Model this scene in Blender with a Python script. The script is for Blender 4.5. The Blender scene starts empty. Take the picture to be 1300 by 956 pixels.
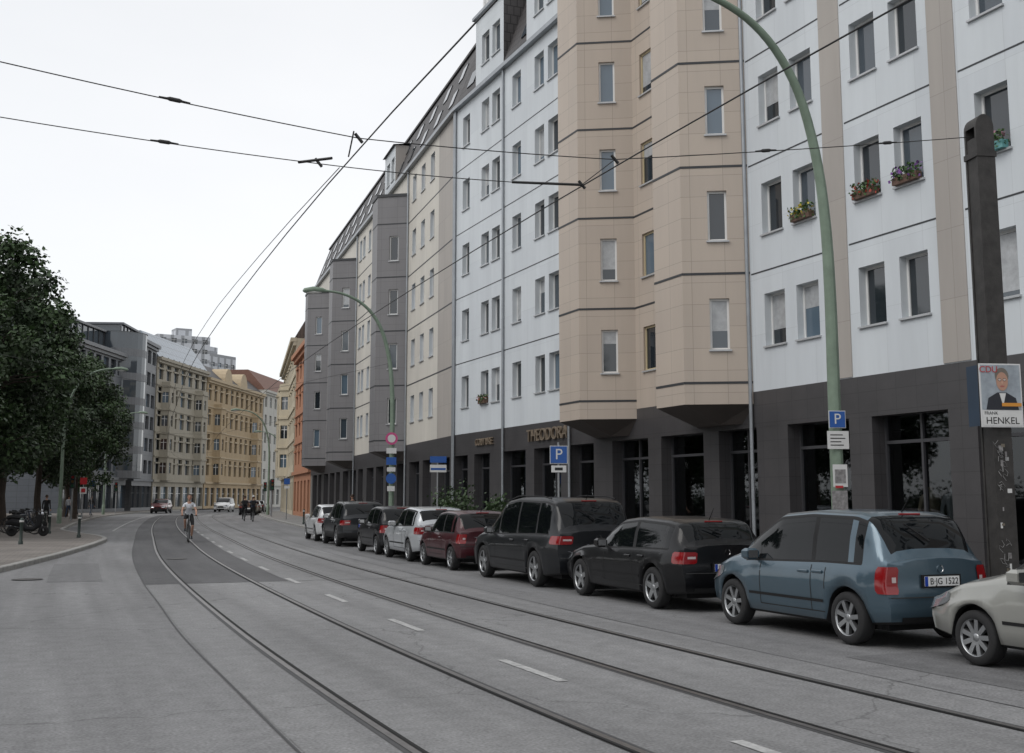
import bpy, math, random
from mathutils import Vector, Matrix
random.seed(7)
R=random.random
def U(a,b): return a+(b-a)*random.random()
scene=bpy.context.scene
# ------------------------------------------------------------------ materials
MATS={}
def M(name,col,rough=.7,metal=0,var=.12,vscale=2.5,tile=None,bump=0,coat=0,streak=False,spec=None,island=0,bscale=60):
    if name in MATS: return MATS[name]
    m=bpy.data.materials.new(name); m.use_nodes=True
    nt=m.node_tree; N=nt.nodes; L=nt.links
    p=N["Principled BSDF"]
    c=(col[0],col[1],col[2],1)
    p.inputs["Base Color"].default_value=c
    p.inputs["Roughness"].default_value=rough; p.inputs["Metallic"].default_value=metal
    p.inputs["Coat Weight"].default_value=coat; p.inputs["Coat Roughness"].default_value=.04
    if spec is not None: p.inputs["Specular IOR Level"].default_value=spec
    src=None
    if tile:
        uv=N.new("ShaderNodeUVMap"); b=N.new("ShaderNodeTexBrick"); b.offset=tile[4] if len(tile)>4 else 0.0; b.squash=1
        b.inputs["Scale"].default_value=1; b.inputs["Brick Width"].default_value=tile[0]; b.inputs["Row Height"].default_value=tile[1]
        b.inputs["Mortar Size"].default_value=tile[2]; b.inputs["Mortar Smooth"].default_value=.1; b.inputs["Bias"].default_value=0
        b.inputs["Color1"].default_value=c; b.inputs["Color2"].default_value=(c[0]*.93,c[1]*.93,c[2]*.94,1)
        k=tile[3]; b.inputs["Mortar"].default_value=(c[0]*k,c[1]*k,c[2]*k,1)
        L.new(uv.outputs[0],b.inputs["Vector"]); src=b.outputs["Color"]
    if var>0:
        tc=N.new("ShaderNodeTexCoord"); mp=N.new("ShaderNodeMapping"); nz=N.new("ShaderNodeTexNoise")
        nz.inputs["Scale"].default_value=vscale; nz.inputs["Detail"].default_value=6; nz.inputs["Roughness"].default_value=.65
        if streak: mp.inputs["Scale"].default_value=(1,1,.12)
        L.new(tc.outputs["Object"],mp.inputs[0]); L.new(mp.outputs[0],nz.inputs["Vector"])
        mr=N.new("ShaderNodeMapRange"); mr.inputs[1].default_value=.3; mr.inputs[2].default_value=.7
        mr.inputs[3].default_value=1-var; mr.inputs[4].default_value=1+var*.6
        L.new(nz.outputs[0],mr.inputs[0])
        mx=N.new("ShaderNodeMix"); mx.data_type='RGBA'; mx.blend_type='MULTIPLY'; mx.inputs[0].default_value=1
        if src: L.new(src,mx.inputs[6])
        else: mx.inputs[6].default_value=c
        L.new(mr.outputs[0],mx.inputs[7]); src=mx.outputs[2]
        if bump:
            n2=N.new("ShaderNodeTexNoise"); n2.inputs["Scale"].default_value=bscale; n2.inputs["Detail"].default_value=4
            L.new(tc.outputs["Object"],n2.inputs["Vector"])
            bp=N.new("ShaderNodeBump"); bp.inputs["Strength"].default_value=bump; bp.inputs["Distance"].default_value=.02
            L.new(n2.outputs[0],bp.inputs["Height"]); L.new(bp.outputs[0],p.inputs["Normal"])
    if island:
        g=N.new("ShaderNodeNewGeometry"); mr=N.new("ShaderNodeMapRange"); mr.inputs[3].default_value=1-island; mr.inputs[4].default_value=1+island
        L.new(g.outputs["Random Per Island"],mr.inputs[0])
        mx=N.new("ShaderNodeMix"); mx.data_type='RGBA'; mx.blend_type='MULTIPLY'; mx.inputs[0].default_value=1
        if src: L.new(src,mx.inputs[6])
        else: mx.inputs[6].default_value=c
        L.new(mr.outputs[0],mx.inputs[7]); src=mx.outputs[2]
    if src: L.new(src,p.inputs["Base Color"])
    MATS[name]=m; return m
def MG(name,alpha,tint):
    m=bpy.data.materials.new(name); m.use_nodes=True; nt=m.node_tree; N=nt.nodes; L=nt.links
    N.remove(N["Principled BSDF"]); o=N["Material Output"]
    t=N.new("ShaderNodeBsdfTransparent"); t.inputs[0].default_value=(*tint,1)
    g=N.new("ShaderNodeBsdfGlossy"); g.inputs["Roughness"].default_value=.02; g.inputs[0].default_value=(.9,.95,1,1)
    f=N.new("ShaderNodeFresnel"); f.inputs[0].default_value=alpha
    x=N.new("ShaderNodeMixShader"); L.new(f.outputs[0],x.inputs[0]); L.new(t.outputs[0],x.inputs[1]); L.new(g.outputs[0],x.inputs[2]); L.new(x.outputs[0],o.inputs[0])
    return m

# ------------------------------------------------------------------ mesh builder
class B:
    def __init__(s): s.v=[];s.f=[];s.m=[];s.uv=[];s.sm=[];s.mats=[]
    def mi(s,m):
        if m not in s.mats: s.mats.append(m)
        return s.mats.index(m)
    def poly(s,pts,mat,uv=None,smooth=False):
        i=len(s.v); s.v+= [tuple(p) for p in pts]; s.f.append(list(range(i,i+len(pts)))); s.m.append(s.mi(mat)); s.sm.append(smooth)
        s.uv.append(uv if uv else [(p[0],p[1]) for p in pts])
    def grid(s,G,mat,smooth=True,matf=None,flip=False):
        i=len(s.v); n=len(G); k=len(G[0])
        for r in G: s.v+=[tuple(p) for p in r]
        for a in range(n-1):
            for b in range(k-1):
                mm=matf(a,b) if matf else mat
                if mm is None: continue
                f=[i+a*k+b,i+a*k+b+1,i+(a+1)*k+b+1,i+(a+1)*k+b]
                if flip: f.reverse()
                s.f.append(f); s.m.append(s.mi(mm)); s.sm.append(smooth); s.uv.append([(a,b),(a,b+1),(a+1,b+1),(a+1,b)])
    def box(s,x0,x1,y0,y1,z0,z1,mat,T=None,bev=0):
        c=[(x0,y0),(x1,y0),(x1,y1),(x0,y1)]
        if bev:
            q=min(bev,(x1-x0)/2.1,(y1-y0)/2.1,(z1-z0)/2.1)
            def ring(e,z): return [Vector((a,b,z)) for a,b in [(x0+e,y0+e),(x1-e,y0+e),(x1-e,y1-e),(x0+e,y1-e)]]
            rs=[ring(q,z0),ring(0,z0+q),ring(0,z1-q),ring(q,z1)]
            fs=[]
            for a in range(3):
                for b in range(4): fs.append([rs[a][b],rs[a][(b+1)%4],rs[a+1][(b+1)%4],rs[a+1][b]])
            fs.append(list(reversed(rs[0]))); fs.append(rs[3])
        else:
            lo=[Vector((a,b,z0)) for a,b in c]; hi=[Vector((a,b,z1)) for a,b in c]
            fs=[[lo[i],lo[(i+1)%4],hi[(i+1)%4],hi[i]] for i in range(4)]+[list(reversed(lo)),hi]
        for f in fs:
            uv=[((p.x+p.y),p.z) for p in f]
            if T: f=[T@p for p in f]
            s.poly(f,mat,uv)
    def tube(s,pts,r,mat,n=8,cap=True,smooth=True):
        pts=[Vector(p) for p in pts]; K=len(pts)
        rr=r if isinstance(r,(list,tuple)) else [r]*K
        G=[];up=None
        for i,p in enumerate(pts):
            t=(pts[min(i+1,K-1)]-pts[max(i-1,0)])
            if t.length<1e-9: t=Vector((0,0,1))
            t.normalize()
            if up is None:
                up=Vector((0,0,1)) if abs(t.z)<.9 else Vector((1,0,0))
            a=t.cross(up); 
            if a.length<1e-6: a=t.orthogonal()
            a.normalize(); b=a.cross(t); b.normalize(); up=b
            G.append([p+(a*math.cos(2*math.pi*j/n)+b*math.sin(2*math.pi*j/n))*rr[i] for j in range(n+1)])
        s.grid(G,mat,smooth)
        if cap:
            s.poly(G[0][:-1],mat); s.poly(list(reversed(G[-1][:-1])),mat)
    def lathe(s,prof,T,mat,n=24,matf=None):
        G=[[T@Vector((r*math.cos(2*math.pi*j/n),h,r*math.sin(2*math.pi*j/n))) for j in range(n+1)] for r,h in prof]
        s.grid(G,mat,True,matf)
    def obj(s,name,parent=None,mtx=None,coll=None):
        me=bpy.data.meshes.new(name); me.from_pydata(s.v,[],s.f)
        for m in s.mats: me.materials.append(m)
        me.polygons.foreach_set("material_index",s.m); me.polygons.foreach_set("use_smooth",s.sm)
        ul=me.uv_layers.new(name="UVMap"); fl=[]
        for u in s.uv:
            for a in u: fl+=[a[0],a[1]]
        ul.data.foreach_set("uv",fl)
        me.update()
        o=bpy.data.objects.new(name,me); scene.collection.objects.link(o)
        if mtx is not None: o.matrix_world=mtx
        if parent: o.parent=parent
        return o
def empty(name,loc=(0,0,0),rz=0):
    o=bpy.data.objects.new(name,None); scene.collection.objects.link(o); o.empty_display_size=.2
    o.location=loc; o.rotation_euler=(0,0,rz); return o
def text(body,size,mat,parent,loc,rot,name="lettering",ext=.004,align='CENTER'):
    c=bpy.data.curves.new(name,'FONT'); c.body=body; c.size=size; c.extrude=ext; c.align_x=align; c.align_y='CENTER'
    c.materials.append(mat); o=bpy.data.objects.new(name,c); scene.collection.objects.link(o)
    o.parent=parent; o.location=loc; o.rotation_euler=rot; return o

# ------------------------------------------------------------------ street curve
def th(s):
    if s<50: return math.radians(24.5-.14*s)
    if s<110: return math.radians(17.5-.05*(s-50))
    return math.radians(max(14.5-.25*(s-110),-20))
ST=.5; NP=[(0.0,0.0)]
for i in range(int(320/ST)):
    t=th((i+.5)*ST); x,y=NP[-1]; NP.append((x-math.sin(t)*ST,y+math.cos(t)*ST))
def P(s):
    if s<0:
        t=th(s/2); return (-math.sin(t)*s,math.cos(t)*s)
    k=min(s/ST,len(NP)-1.001); i=int(k); f=k-i
    return (NP[i][0]*(1-f)+NP[i+1][0]*f,NP[i][1]*(1-f)+NP[i+1][1]*f)
def W(s,o,z=0.0):
    x,y=P(s); t=th(s); return Vector((x+o*math.cos(t),y+o*math.sin(t),z))
def lerp_tab(tab,s):
    if s<=tab[0][0]: return tab[0][1]
    for (a,b),(c,d) in zip(tab,tab[1:]):
        if s<=c: return b+(d-b)*(s-a)/(c-a)
    return tab[-1][1]
def smooth_tab(tab,w=3):
    return lambda s: sum(lerp_tab(tab,s+w*k) for k in (-1,-.5,0,.5,1))/5
shift=smooth_tab([(10,0),(24,.3),(48,.65),(85,.3),(110,0)],5)
def ribbon(name,s0,s1,oa,ob,z,mat,step=1.5,b=None,nd=1):
    own=b is None; b=b or B(); n=max(1,int((s1-s0)/step)); fa=oa if callable(oa) else (lambda s:oa); fb=ob if callable(ob) else (lambda s:ob)
    for i in range(n):
        a=s0+(s1-s0)*i/n; c=s0+(s1-s0)*(i+1)/n
        q=[W(a,fa(a),z),W(a,fb(a),z),W(c,fb(c),z),W(c,fa(c),z)]
        b.poly(q,mat,[(fa(a),a),(fb(a),a),(fb(c),c),(fa(c),c)])
    if own: return b.obj(name)

# ---- road material
def asphalt(name,base,pat=.22,crack=True):
    m=bpy.data.materials.new(name); m.use_nodes=True; nt=m.node_tree; N=nt.nodes; L=nt.links; p=N["Principled BSDF"]
    uv=N.new("ShaderNodeUVMap")
    def noise(sc,mapsc,det=6):
        mp=N.new("ShaderNodeMapping"); mp.inputs["Scale"].default_value=mapsc; L.new(uv.outputs[0],mp.inputs[0])
        n=N.new("ShaderNodeTexNoise"); n.inputs["Scale"].default_value=sc; n.inputs["Detail"].default_value=det; L.new(mp.outputs[0],n.inputs["Vector"]); return n.outputs[0]
    def mr(src,a,b,c,d):
        r=N.new("ShaderNodeMapRange"); r.inputs[1].default_value=a;r.inputs[2].default_value=b;r.inputs[3].default_value=c;r.inputs[4].default_value=d; L.new(src,r.inputs[0]); return r.outputs[0]
    def mul(a,b):
        x=N.new("ShaderNodeMath"); x.operation='MULTIPLY'; L.new(a,x.inputs[0]); L.new(b,x.inputs[1]); return x.outputs[0]
    f=mul(mr(noise(.35,(1,.35,1)),.35,.65,1-pat,1+pat*.7),mr(noise(1.4,(1.6,.05,1)),.3,.7,.84,1.13))
    f=mul(f,mr(noise(38,(1,1,1),3),.25,.75,.66,1.36))
    f=mul(f,mr(noise(5,(1,1,1),8),.3,.7,.88,1.12))
    f=mul(f,mr(noise(1.1,(1,.7,1),2),.66,.74,1.0,.84))
    if crack:
        vo=N.new("ShaderNodeTexVoronoi"); vo.feature='DISTANCE_TO_EDGE'; vo.inputs["Scale"].default_value=.17
        ns=N.new("ShaderNodeTexNoise"); ns.inputs["Scale"].default_value=1.5; ns.inputs["Detail"].default_value=6
        L.new(uv.outputs[0],ns.inputs["Vector"])
        ad=N.new("ShaderNodeVectorMath"); ad.operation='MULTIPLY_ADD'; ad.inputs[1].default_value=(.9,.9,.9); L.new(ns.outputs["Color"],ad.inputs[0]); L.new(uv.outputs[0],ad.inputs[2])
        L.new(ad.outputs[0],vo.inputs["Vector"])
        cr=mr(vo.outputs["Distance"],0.0,.0035,.6,1.0); f=mul(f,cr)
    c=N.new("ShaderNodeMix"); c.data_type='RGBA'; c.blend_type='MULTIPLY'; c.inputs[0].default_value=1; c.inputs[6].default_value=(*base,1); L.new(f,c.inputs[7])
    L.new(c.outputs[2],p.inputs["Base Color"]); 
    L.new(mr(noise(.5,(1,.2,1)),.3,.7,.62,.85),p.inputs["Roughness"]); p.inputs["Specular IOR Level"].default_value=.35
    bp=N.new("ShaderNodeBump"); bp.inputs["Strength"].default_value=.35; bp.inputs["Distance"].default_value=.01
    L.new(noise(60,(1,1,1),3),bp.inputs["Height"]); L.new(bp.outputs[0],p.inputs["Normal"])
    return m
m_road=asphalt("asphalt",(.19,.19,.193),.15); m_road2=asphalt("asphalt_dark_patch",(.085,.085,.088),.12,False); m_road3=asphalt("asphalt_track",(.205,.205,.207),.13); m_road4=asphalt("asphalt_repair",(.15,.15,.153),.1,False)
m_ground=M("ground_mat",(.12,.12,.115),.9,var=.25,vscale=.3)
m_pave=M("paving",(.25,.245,.235),.85,var=.22,vscale=.9,tile=(.5,.5,.012,.55,.5),bump=.15)
m_paveL=M("paving_left",(.21,.19,.172),.85,var=.3,vscale=.6,tile=(.3,.3,.012,.6,.5),bump=.2)
m_kerb=M("kerb_stone",(.32,.315,.30),.8,var=.25,vscale=4)
m_bit=M("bitumen",(.055,.055,.057),.7,var=.2,vscale=6)
m_steel=M("rail_steel",(.20,.19,.185),.42,.8,var=.3,vscale=8)
m_black=M("groove_black",(.008,.008,.008),.9,var=0)
m_mark=M("road_marking",(.42,.42,.415),.75,var=.5,vscale=9)

b=B(); b.poly([(-1500,-400,0),(1500,-400,0),(1500,2500,0),(-1500,2500,0)],m_ground); b.obj("ground")
LK=smooth_tab([(-40,-12),(0,-8),(16,-4.2),(24,-2.0),(30,-.6),(37,.5),(44,1.25),(50,1.6),(54,1.1),(58,0),(64,-1.2),(80,-1.8),(105,-2.4),(150,-2.5)],1.5)
ribbon("road",-40,300,-14,12,.004,m_road)
b=B()
ribbon("",-40,24.5,lambda s:2.0+shift(s),lambda s:7.9+shift(s),.008,m_road3,1.5,b)
ribbon("",24.6,120,lambda s:1.95+shift(s),lambda s:4.85+shift(s),.008,m_road2,1.5,b)
ribbon("",24.6,120,lambda s:4.86+shift(s),lambda s:7.9+shift(s),.008,m_road3,1.5,b)
ribbon("",13,19,lambda s:-2.6,lambda s:-.9,.008,m_road4,1.5,b); ribbon("",30,41,lambda s:8.9,lambda s:10.6,.008,m_road4,1.5,b); ribbon("",5,10.5,lambda s:8.6,lambda s:9.9,.008,m_road4,1.5,b); ribbon("",26,33,lambda s:.4,lambda s:1.5,.008,m_road4,1.5,b)
b.obj("track_bed_asphalt")
b=B()
for k,o in enumerate((2.7,4.135,5.75,7.185)):
    f=lambda d,o=o:(lambda s:o+d+shift(s))
    sg=-1 if k%2==0 else 1
    ribbon("",-40,290,f(-.075),f(.075),.012,m_bit,1,b)
    ribbon("",-40,290,f(-.030),f(.030),.016,m_steel,1,b)
    g=.05*(-sg)
    ribbon("",-40,290,f(min(g*.7,g*1.4)),f(max(g*.7,g*1.4)),.020,m_black,1,b)
for o in (1.97,7.9): ribbon("",-40,120,(lambda s,o=o:o-.010+shift(s)+.012*math.sin(s*.7)),(lambda s,o=o:o+.010+shift(s)+.012*math.sin(s*.7)),.0125,m_bit,.7,b)
b.obj("tram_rails")
b=B()
s=-12.6
while s<120:
    ribbon("",s,s+1.6,lambda s:4.89+shift(s),lambda s:5.00+shift(s),.014,m_mark,1,b); s+=4.55
ribbon("",64,120,lambda s:1.2,lambda s:1.32,.014,m_mark,2,b)
b.obj("road_markings")
b=B()
def manhole(s,o,r):
    c=W(s,o,.018); b.poly([(c.x+r*math.cos(a*math.pi/10),c.y+r*math.sin(a*math.pi/10),.018) for a in range(20)],m_bit)
    c=W(s,o,.022); b.poly([(c.x+r*.85*math.cos(a*math.pi/10),c.y+r*.85*math.sin(a*math.pi/10),.022) for a in range(20)],M("cast_iron",(.10,.095,.09),.6,.5,var=.3,vscale=15))
manhole(27,-.0,.32); manhole(34.5,3.6,.3)
b.obj("manhole_covers")
RK=11.5
b=B()
def kerb(b,s0,s1,f,w,h):
    n=int((s1-s0)/1.0)
    for i in range(n):
        a=s0+i*1.0; c=a+.99
        for (o1,z1,o2,z2) in ((f(a),0,f(a),h-.02),(f(a),h-.02,f(a)+.02*(1 if w>0 else -1),h),(f(a)+.02*(1 if w>0 else -1),h,f(a)+w,h)):
            d=f(c)-f(a)
            b.poly([W(a,o1,z1),W(c,o1+d,z1),W(c,o2+d,z2),W(a,o2,z2)],m_kerb,[(0,a),(0,c),(1,c),(1,a)])
kerb(b,-40,160,lambda s:RK,.18,.13); kerb(b,-30,160,LK,-.18,.13)
b.obj("kerbs")
ribbon("pavement",-40,200,RK+.18,28,.126,m_pave)
ribbon("pavement",-30,210,-75,lambda s:LK(s)-.18,.126,m_paveL)

# ------------------------------------------------------------------ facade tools
def nrm(v): l=math.hypot(*v); return (v[0]/l,v[1]/l)
class F:
    def __init__(s,p0,p1):
        s.p0=p0; s.L=math.hypot(p1[0]-p0[0],p1[1]-p0[1]); s.d=nrm((p1[0]-p0[0],p1[1]-p0[1])); s.n=(-s.d[1],s.d[0]); s.u0=0
    def __call__(s,a,o,z): return Vector((s.p0[0]+s.d[0]*a+s.n[0]*o,s.p0[1]+s.d[1]*a+s.n[1]*o,z))
    def xy(s,a,o): v=s(a,o,0); return (v.x,v.y)
def fbox(b,f,a0,a1,o0,o1,z0,z1,mat):
    c=[(a0,o0),(a1,o0),(a1,o1),(a0,o1)]
    for i in range(4):
        p,q=c[i],c[(i+1)%4]
        ua,ub=(p[0]+p[1],q[0]+q[1])
        b.poly([f(p[0],p[1],z0),f(q[0],q[1],z0),f(q[0],q[1],z1),f(p[0],p[1],z1)][::-1],mat,[(ua,z0),(ub,z0),(ub,z1),(ua,z1)][::-1])
    b.poly([f(*p,z1) for p in c][::-1],mat); b.poly([f(*p,z0) for p in c],mat)
m_fr=M("window_frame_white",(.72,.72,.71),.4,var=.05); m_frd=M("window_frame_dark",(.05,.05,.055),.4,var=0); m_fry=M("window_frame_beige",(.52,.44,.28),.5,var=.05)
m_sill=M("sill",(.45,.46,.47),.4,.3,var=.1)
GL=[M("glass_dark",(.02,.026,.032),.04,var=0,spec=.9),M("glass_mid",(.05,.065,.08),.05,var=0,spec=.9),M("glass_blue",(.10,.14,.18),.06,var=0,spec=.9)]
m_cur=M("curtain_behind_glass",(.38,.39,.40),.3,var=.25,vscale=6,coat=.6)
def window(b,f,a0,a1,z0,z1,depth=.2,frm=None,rev=None,sill=True,fw=.055,arch=False,simple=False):
    frm=frm or m_fr; D=-depth
    rv=rev
    for q in ([f(a0,0,z0),f(a0,D,z0),f(a0,D,z1),f(a0,0,z1)],[f(a1,D,z0),f(a1,0,z0),f(a1,0,z1),f(a1,D,z1)],
              [f(a0,0,z1),f(a0,D,z1),f(a1,D,z1),f(a1,0,z1)],[f(a0,D,z0),f(a0,0,z0),f(a1,0,z0),f(a1,D,z0)]):
        b.poly(q,rv,[(0,0.3),(.2,.3),(.2,.5),(0,.5)])
    g=random.choices(GL,(5,3,2))[0]
    gd=D+.02; fd=D+.05
    b.poly([f(a0,gd,z0),f(a0,gd,z1),f(a1,gd,z1),f(a1,gd,z0)],g)
    if not simple and R()<.3:
        k=U(.3,.9); b.poly([f(a0,gd+.004,z1-(z1-z0)*k),f(a0,gd+.004,z1),f(a1,gd+.004,z1),f(a1,gd+.004,z1-(z1-z0)*k)],m_cur)
    if simple:
        fbox(b,f,(a0+a1)/2-.03,(a0+a1)/2+.03,gd,fd,z0,z1,frm); 
        fbox(b,f,a0,a1,gd,fd-.005,z0+(z1-z0)*.66,z0+(z1-z0)*.66+.06,frm); return
    fbox(b,f,a0,a0+fw,gd,fd,z0,z1,frm); fbox(b,f,a1-fw,a1,gd,fd,z0,z1,frm)
    fbox(b,f,a0+fw,a1-fw,gd,fd,z0,z0+fw,frm); fbox(b,f,a0+fw,a1-fw,gd,fd,z1-fw,z1,frm)
    if a1-a0>1.1: fbox(b,f,(a0+a1)/2-.04,(a0+a1)/2+.04,gd,fd,z0+fw,z1-fw,frm)
    if sill: fbox(b,f,a0-.04,a1+.04,D+.05,.06,z0-.045,z0-.002,m_sill)
def wall(b,f,a0,a1,z0,z1,wins,mat,**kw):
    A=sorted(set([a0,a1]+[w[0] for w in wins]+[w[1] for w in wins])); Z=sorted(set([z0,z1]+[w[2] for w in wins]+[w[3] for w in wins]))
    for i in range(len(A)-1):
        for j in range(len(Z)-1):
            ca=(A[i]+A[i+1])/2; cz=(Z[j]+Z[j+1])/2
            if any(w[0]<ca<w[1] and w[2]<cz<w[3] for w in wins): continue
            b.poly([f(A[i],0,Z[j]),f(A[i],0,Z[j+1]),f(A[i+1],0,Z[j+1]),f(A[i+1],0,Z[j])],mat,[(A[i]+100,Z[j]-4.4),(A[i]+100,Z[j+1]-4.4),(A[i+1]+100,Z[j+1]-4.4),(A[i+1]+100,Z[j]-4.4)])
    for w in wins:
        window(b,f,*w[:4],rev=kw.get('rev',mat),**{k:v for k,v in kw.items() if k!='rev'})
# building materials
m_white=M("facade_white_panel",(.60,.635,.66),.6,var=.08,vscale=1.2,tile=(1.2,1.425,.005,.8),streak=True)
m_cream=M("facade_cream_panel",(.60,.57,.51),.65,var=.08,vscale=1.2,tile=(1.2,1.425,.005,.8),streak=True)
m_tan=M("facade_tan_stripe",(.38,.35,.32),.6,var=.08,vscale=1.2,tile=(1.0,1.425,.006,.7),streak=True)
m_beige=M("facade_beige_tile",(.47,.40,.335),.5,var=.06,vscale=1.4,tile=(.86,.57,.005,.55),streak=True)
m_greyt=M("facade_grey_tile",(.19,.185,.19),.5,var=.08,vscale=1.4,tile=(.86,.57,.006,.6),streak=True)
m_brown=M("plinth_stone_tile",(.058,.055,.057),.38,var=.15,vscale=1.5,tile=(.6,.45,.005,.5))
m_line=M("dark_joint_profile",(.03,.032,.036),.5,var=0)
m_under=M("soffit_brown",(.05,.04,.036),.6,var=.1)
m_reveal=M("reveal_white",(.56,.59,.61),.6,var=.05)
m_rooft=M("roof_tiles",(.075,.07,.07),.6,var=.25,vscale=2,tile=(.3,.35,.02,.35,.5))
m_pipe=M("downpipe_zinc",(.32,.34,.36),.4,.5,var=.15)
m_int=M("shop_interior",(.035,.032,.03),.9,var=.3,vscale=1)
m_sglass=MG("shop_glass",1.6,(.42,.46,.48))
rows=[5.5+2.85*k for k in range(5)]; WH=1.33
EAVE=18.9
A=(6.5,28.0); d1=(-.3907,.9205)
f1=F((A[0]-d1[0]*30,A[1]-d1[1]*30),(A[0]+d1[0]*22.96,A[1]+d1[1]*22.96)); OFF=30.0
Bp=f1.xy(OFF+22.96,0); d2=(-.2988,.9543); f2=F(Bp,(Bp[0]+d2[0]*46.5,Bp[1]+d2[1]*46.5))
def bay(b,f,a0,top,mat,win=True,face_w=.5,lines=True):
    pr=1.49; pts=[(a0,0),(a0+.86,pr),(a0+2.28,pr),(a0+3.1,0)]; z0=4.1
    for i in range(3):
        g=F(f.xy(*pts[i]),f.xy(*pts[i+1])); ws=[]
        if i==0: ws=[(g.L*.46-face_w/2,g.L*.46+face_w/2,r,r+WH) for r in rows if r+WH<top]
        if i==2: ws=[(g.L*.54-face_w/2,g.L*.54+face_w/2,r,r+WH) for r in rows if r+WH<top]
        wall(b,g,0,g.L,z0,top,ws,mat,depth=.14)
        if lines:
            zz=[4.62]+[7.45+2.85*k for k in range(5)]
            for z in zz:
                if z<top-.3: fbox(b,g,-.004,g.L+.004,-.01,.012,z,z+.06,m_line)
        fbox(b,g,-.02,g.L+.02,-.05,.05,top-.1,top+.04,m_line)
    b.poly([f(*p,top+.03) for p in pts],m_line)
    lo=[(a0+.5,0),(a0+1.0,.35),(a0+2.1,.35),(a0+2.6,0)]
    for i in range(3):
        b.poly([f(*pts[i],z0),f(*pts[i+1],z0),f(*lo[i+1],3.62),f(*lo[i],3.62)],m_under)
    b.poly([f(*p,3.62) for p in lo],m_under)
def shopfront(b,f,a0,a1,bays,step=3.0,pw=.75,interior=True,door=()):
    fbox(b,f,a0,a1,-.6,0,3.5,4.4,m_brown)
    fbox(b,f,a0,a1,-.5,-.30,.126,.42,m_brown)
    k=a0; i=0
    while k<a1-.3:
        e=min(k+step,a1)
        w=pw*(1.7 if i%3==1 else 1)
        fbox(b,f,k,k+w,-.55,-.004,.13,3.5,m_brown)
        g0,g1=k+w,e
        b.poly([f(g0,-.4,.42),f(g0,-.4,3.5),f(g1,-.4,3.5),f(g1,-.4,.42)],m_sglass)
        for q in (g0,(g0+g1)/2-.03,g1-.06)[:3 if i%2 else 1]+((g1-.06,) if i%2==0 else ()): fbox(b,f,q,q+.06,-.43,-.34,.42,3.5,m_frd)
        fbox(b,f,g0,g1,-.43,-.345,.42,.5,m_frd); fbox(b,f,g0,g1,-.43,-.345,2.9,2.97,m_frd)
        k+=step; i+=1
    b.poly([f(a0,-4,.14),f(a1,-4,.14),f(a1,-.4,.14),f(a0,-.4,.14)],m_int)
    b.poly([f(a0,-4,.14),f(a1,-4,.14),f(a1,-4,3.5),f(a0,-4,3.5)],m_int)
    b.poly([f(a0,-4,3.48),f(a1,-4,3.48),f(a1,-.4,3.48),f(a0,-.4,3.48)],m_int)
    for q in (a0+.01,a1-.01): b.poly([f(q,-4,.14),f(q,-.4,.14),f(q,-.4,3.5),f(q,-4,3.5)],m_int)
def lines(b,f,segs,z0=7.45,n=4,h=.05):
    for a0,a1 in segs:
        for k in range(n): fbox(b,f,a0,a1,-.01,.008,z0+2.85*k,z0+2.85*k+h,m_line)
def mansard(b,f,a0,a1,z0=EAVE,z1=22.3,back=1.15,sky=True,gap=()):
    b.poly([f(a0,.1,z0),f(a0,-back,z1),f(a1,-back,z1),f(a1,.1,z0)],m_rooft,[(a0,0),(a0,3.6),(a1,3.6),(a1,0)])
    b.poly([f(a0,-back,z1),f(a0,-12,z1+1.2),f(a1,-12,z1+1.2),f(a1,-back,z1)],m_rooft,[(a0,0),(a0,10),(a1,10),(a1,0)])
    for q in (a0,a1): b.poly([f(q,.1,z0),f(q,-back,z1),f(q,-12,z1+1.2),f(q,-12,z0)],m_tan)
    fbox(b,f,a0,a1,.0,.22,z0-.12,z0+.04,m_pipe)
    fbox(b,f,a0,a1,-back-.1,-back+.1,z1,z1+.12,m_rooft)
    if sky:
        k=a0+1.2
        while k<a1-1:
            for t0,t1 in ((.2,.42),(.58,.8)):
                q=[]
                for (aa,t) in ((k,t0),(k,t1),(k+.8,t1),(k+.8,t0)): q.append((aa,t))
                def pt(aa,t,e): 
                    o=.1+(-back-.1)*t; z=z0+(z1-z0)*t; return f(aa,o+e*.93,z+e*.35)
                b.poly([pt(aa,t,.05) for aa,t in q],GL[1])
                for i in range(4):
                    p,r=q[i],q[(i+1)%4]; b.poly([pt(*p,0),pt(*r,0),pt(*r,.05),pt(*p,.05)],m_line)
            k+=3.0
# ---- near block
bld=empty("apartment_building")
b=B(); O=OFF
cs=[-.05,-1.35,-3.6,-4.9,-7.2,-8.5,-10.8,-12.1,-14.4,-15.7,-18,-19.3]
wall(b,f1,O-22,O+.97,4.4,EAVE,[(O+c-.42,O+c+.42,r,r+WH) for c in cs for r in rows],m_white,rev=m_reveal,depth=.24)
for c0,c1 in ((-2.85,-2.12),(-6.35,-5.62),(-9.95,-9.2),(-13.6,-12.8),(-17.2,-16.4)):
    fbox(b,f1,O+c0,O+c1,-.02,.02,4.42,EAVE,m_tan)
lines(b,f1,[(O-2.1,O+.9),(O-5.6,O-2.9),(O-9.2,O-6.4)],z0=7.4,h=.035)
wall(b,f1,O+.97,O+11.6,4.4,EAVE,[(O+c-.42,O+c+.42,r,r+WH) for c in (6.1,) for r in rows],m_beige,frm=m_fry,depth=.12)
lines(b,f1,[(O+4.07,O+7.0),(O+10.1,O+11.6)],z0=7.45,h=.06)
bay(b,f1,O+.97,EAVE+3,m_beige); bay(b,f1,O+7.0,EAVE+3,m_beige)
cs2=[12.84,14.04,16.18,18.3,19.47,21.7]
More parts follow.
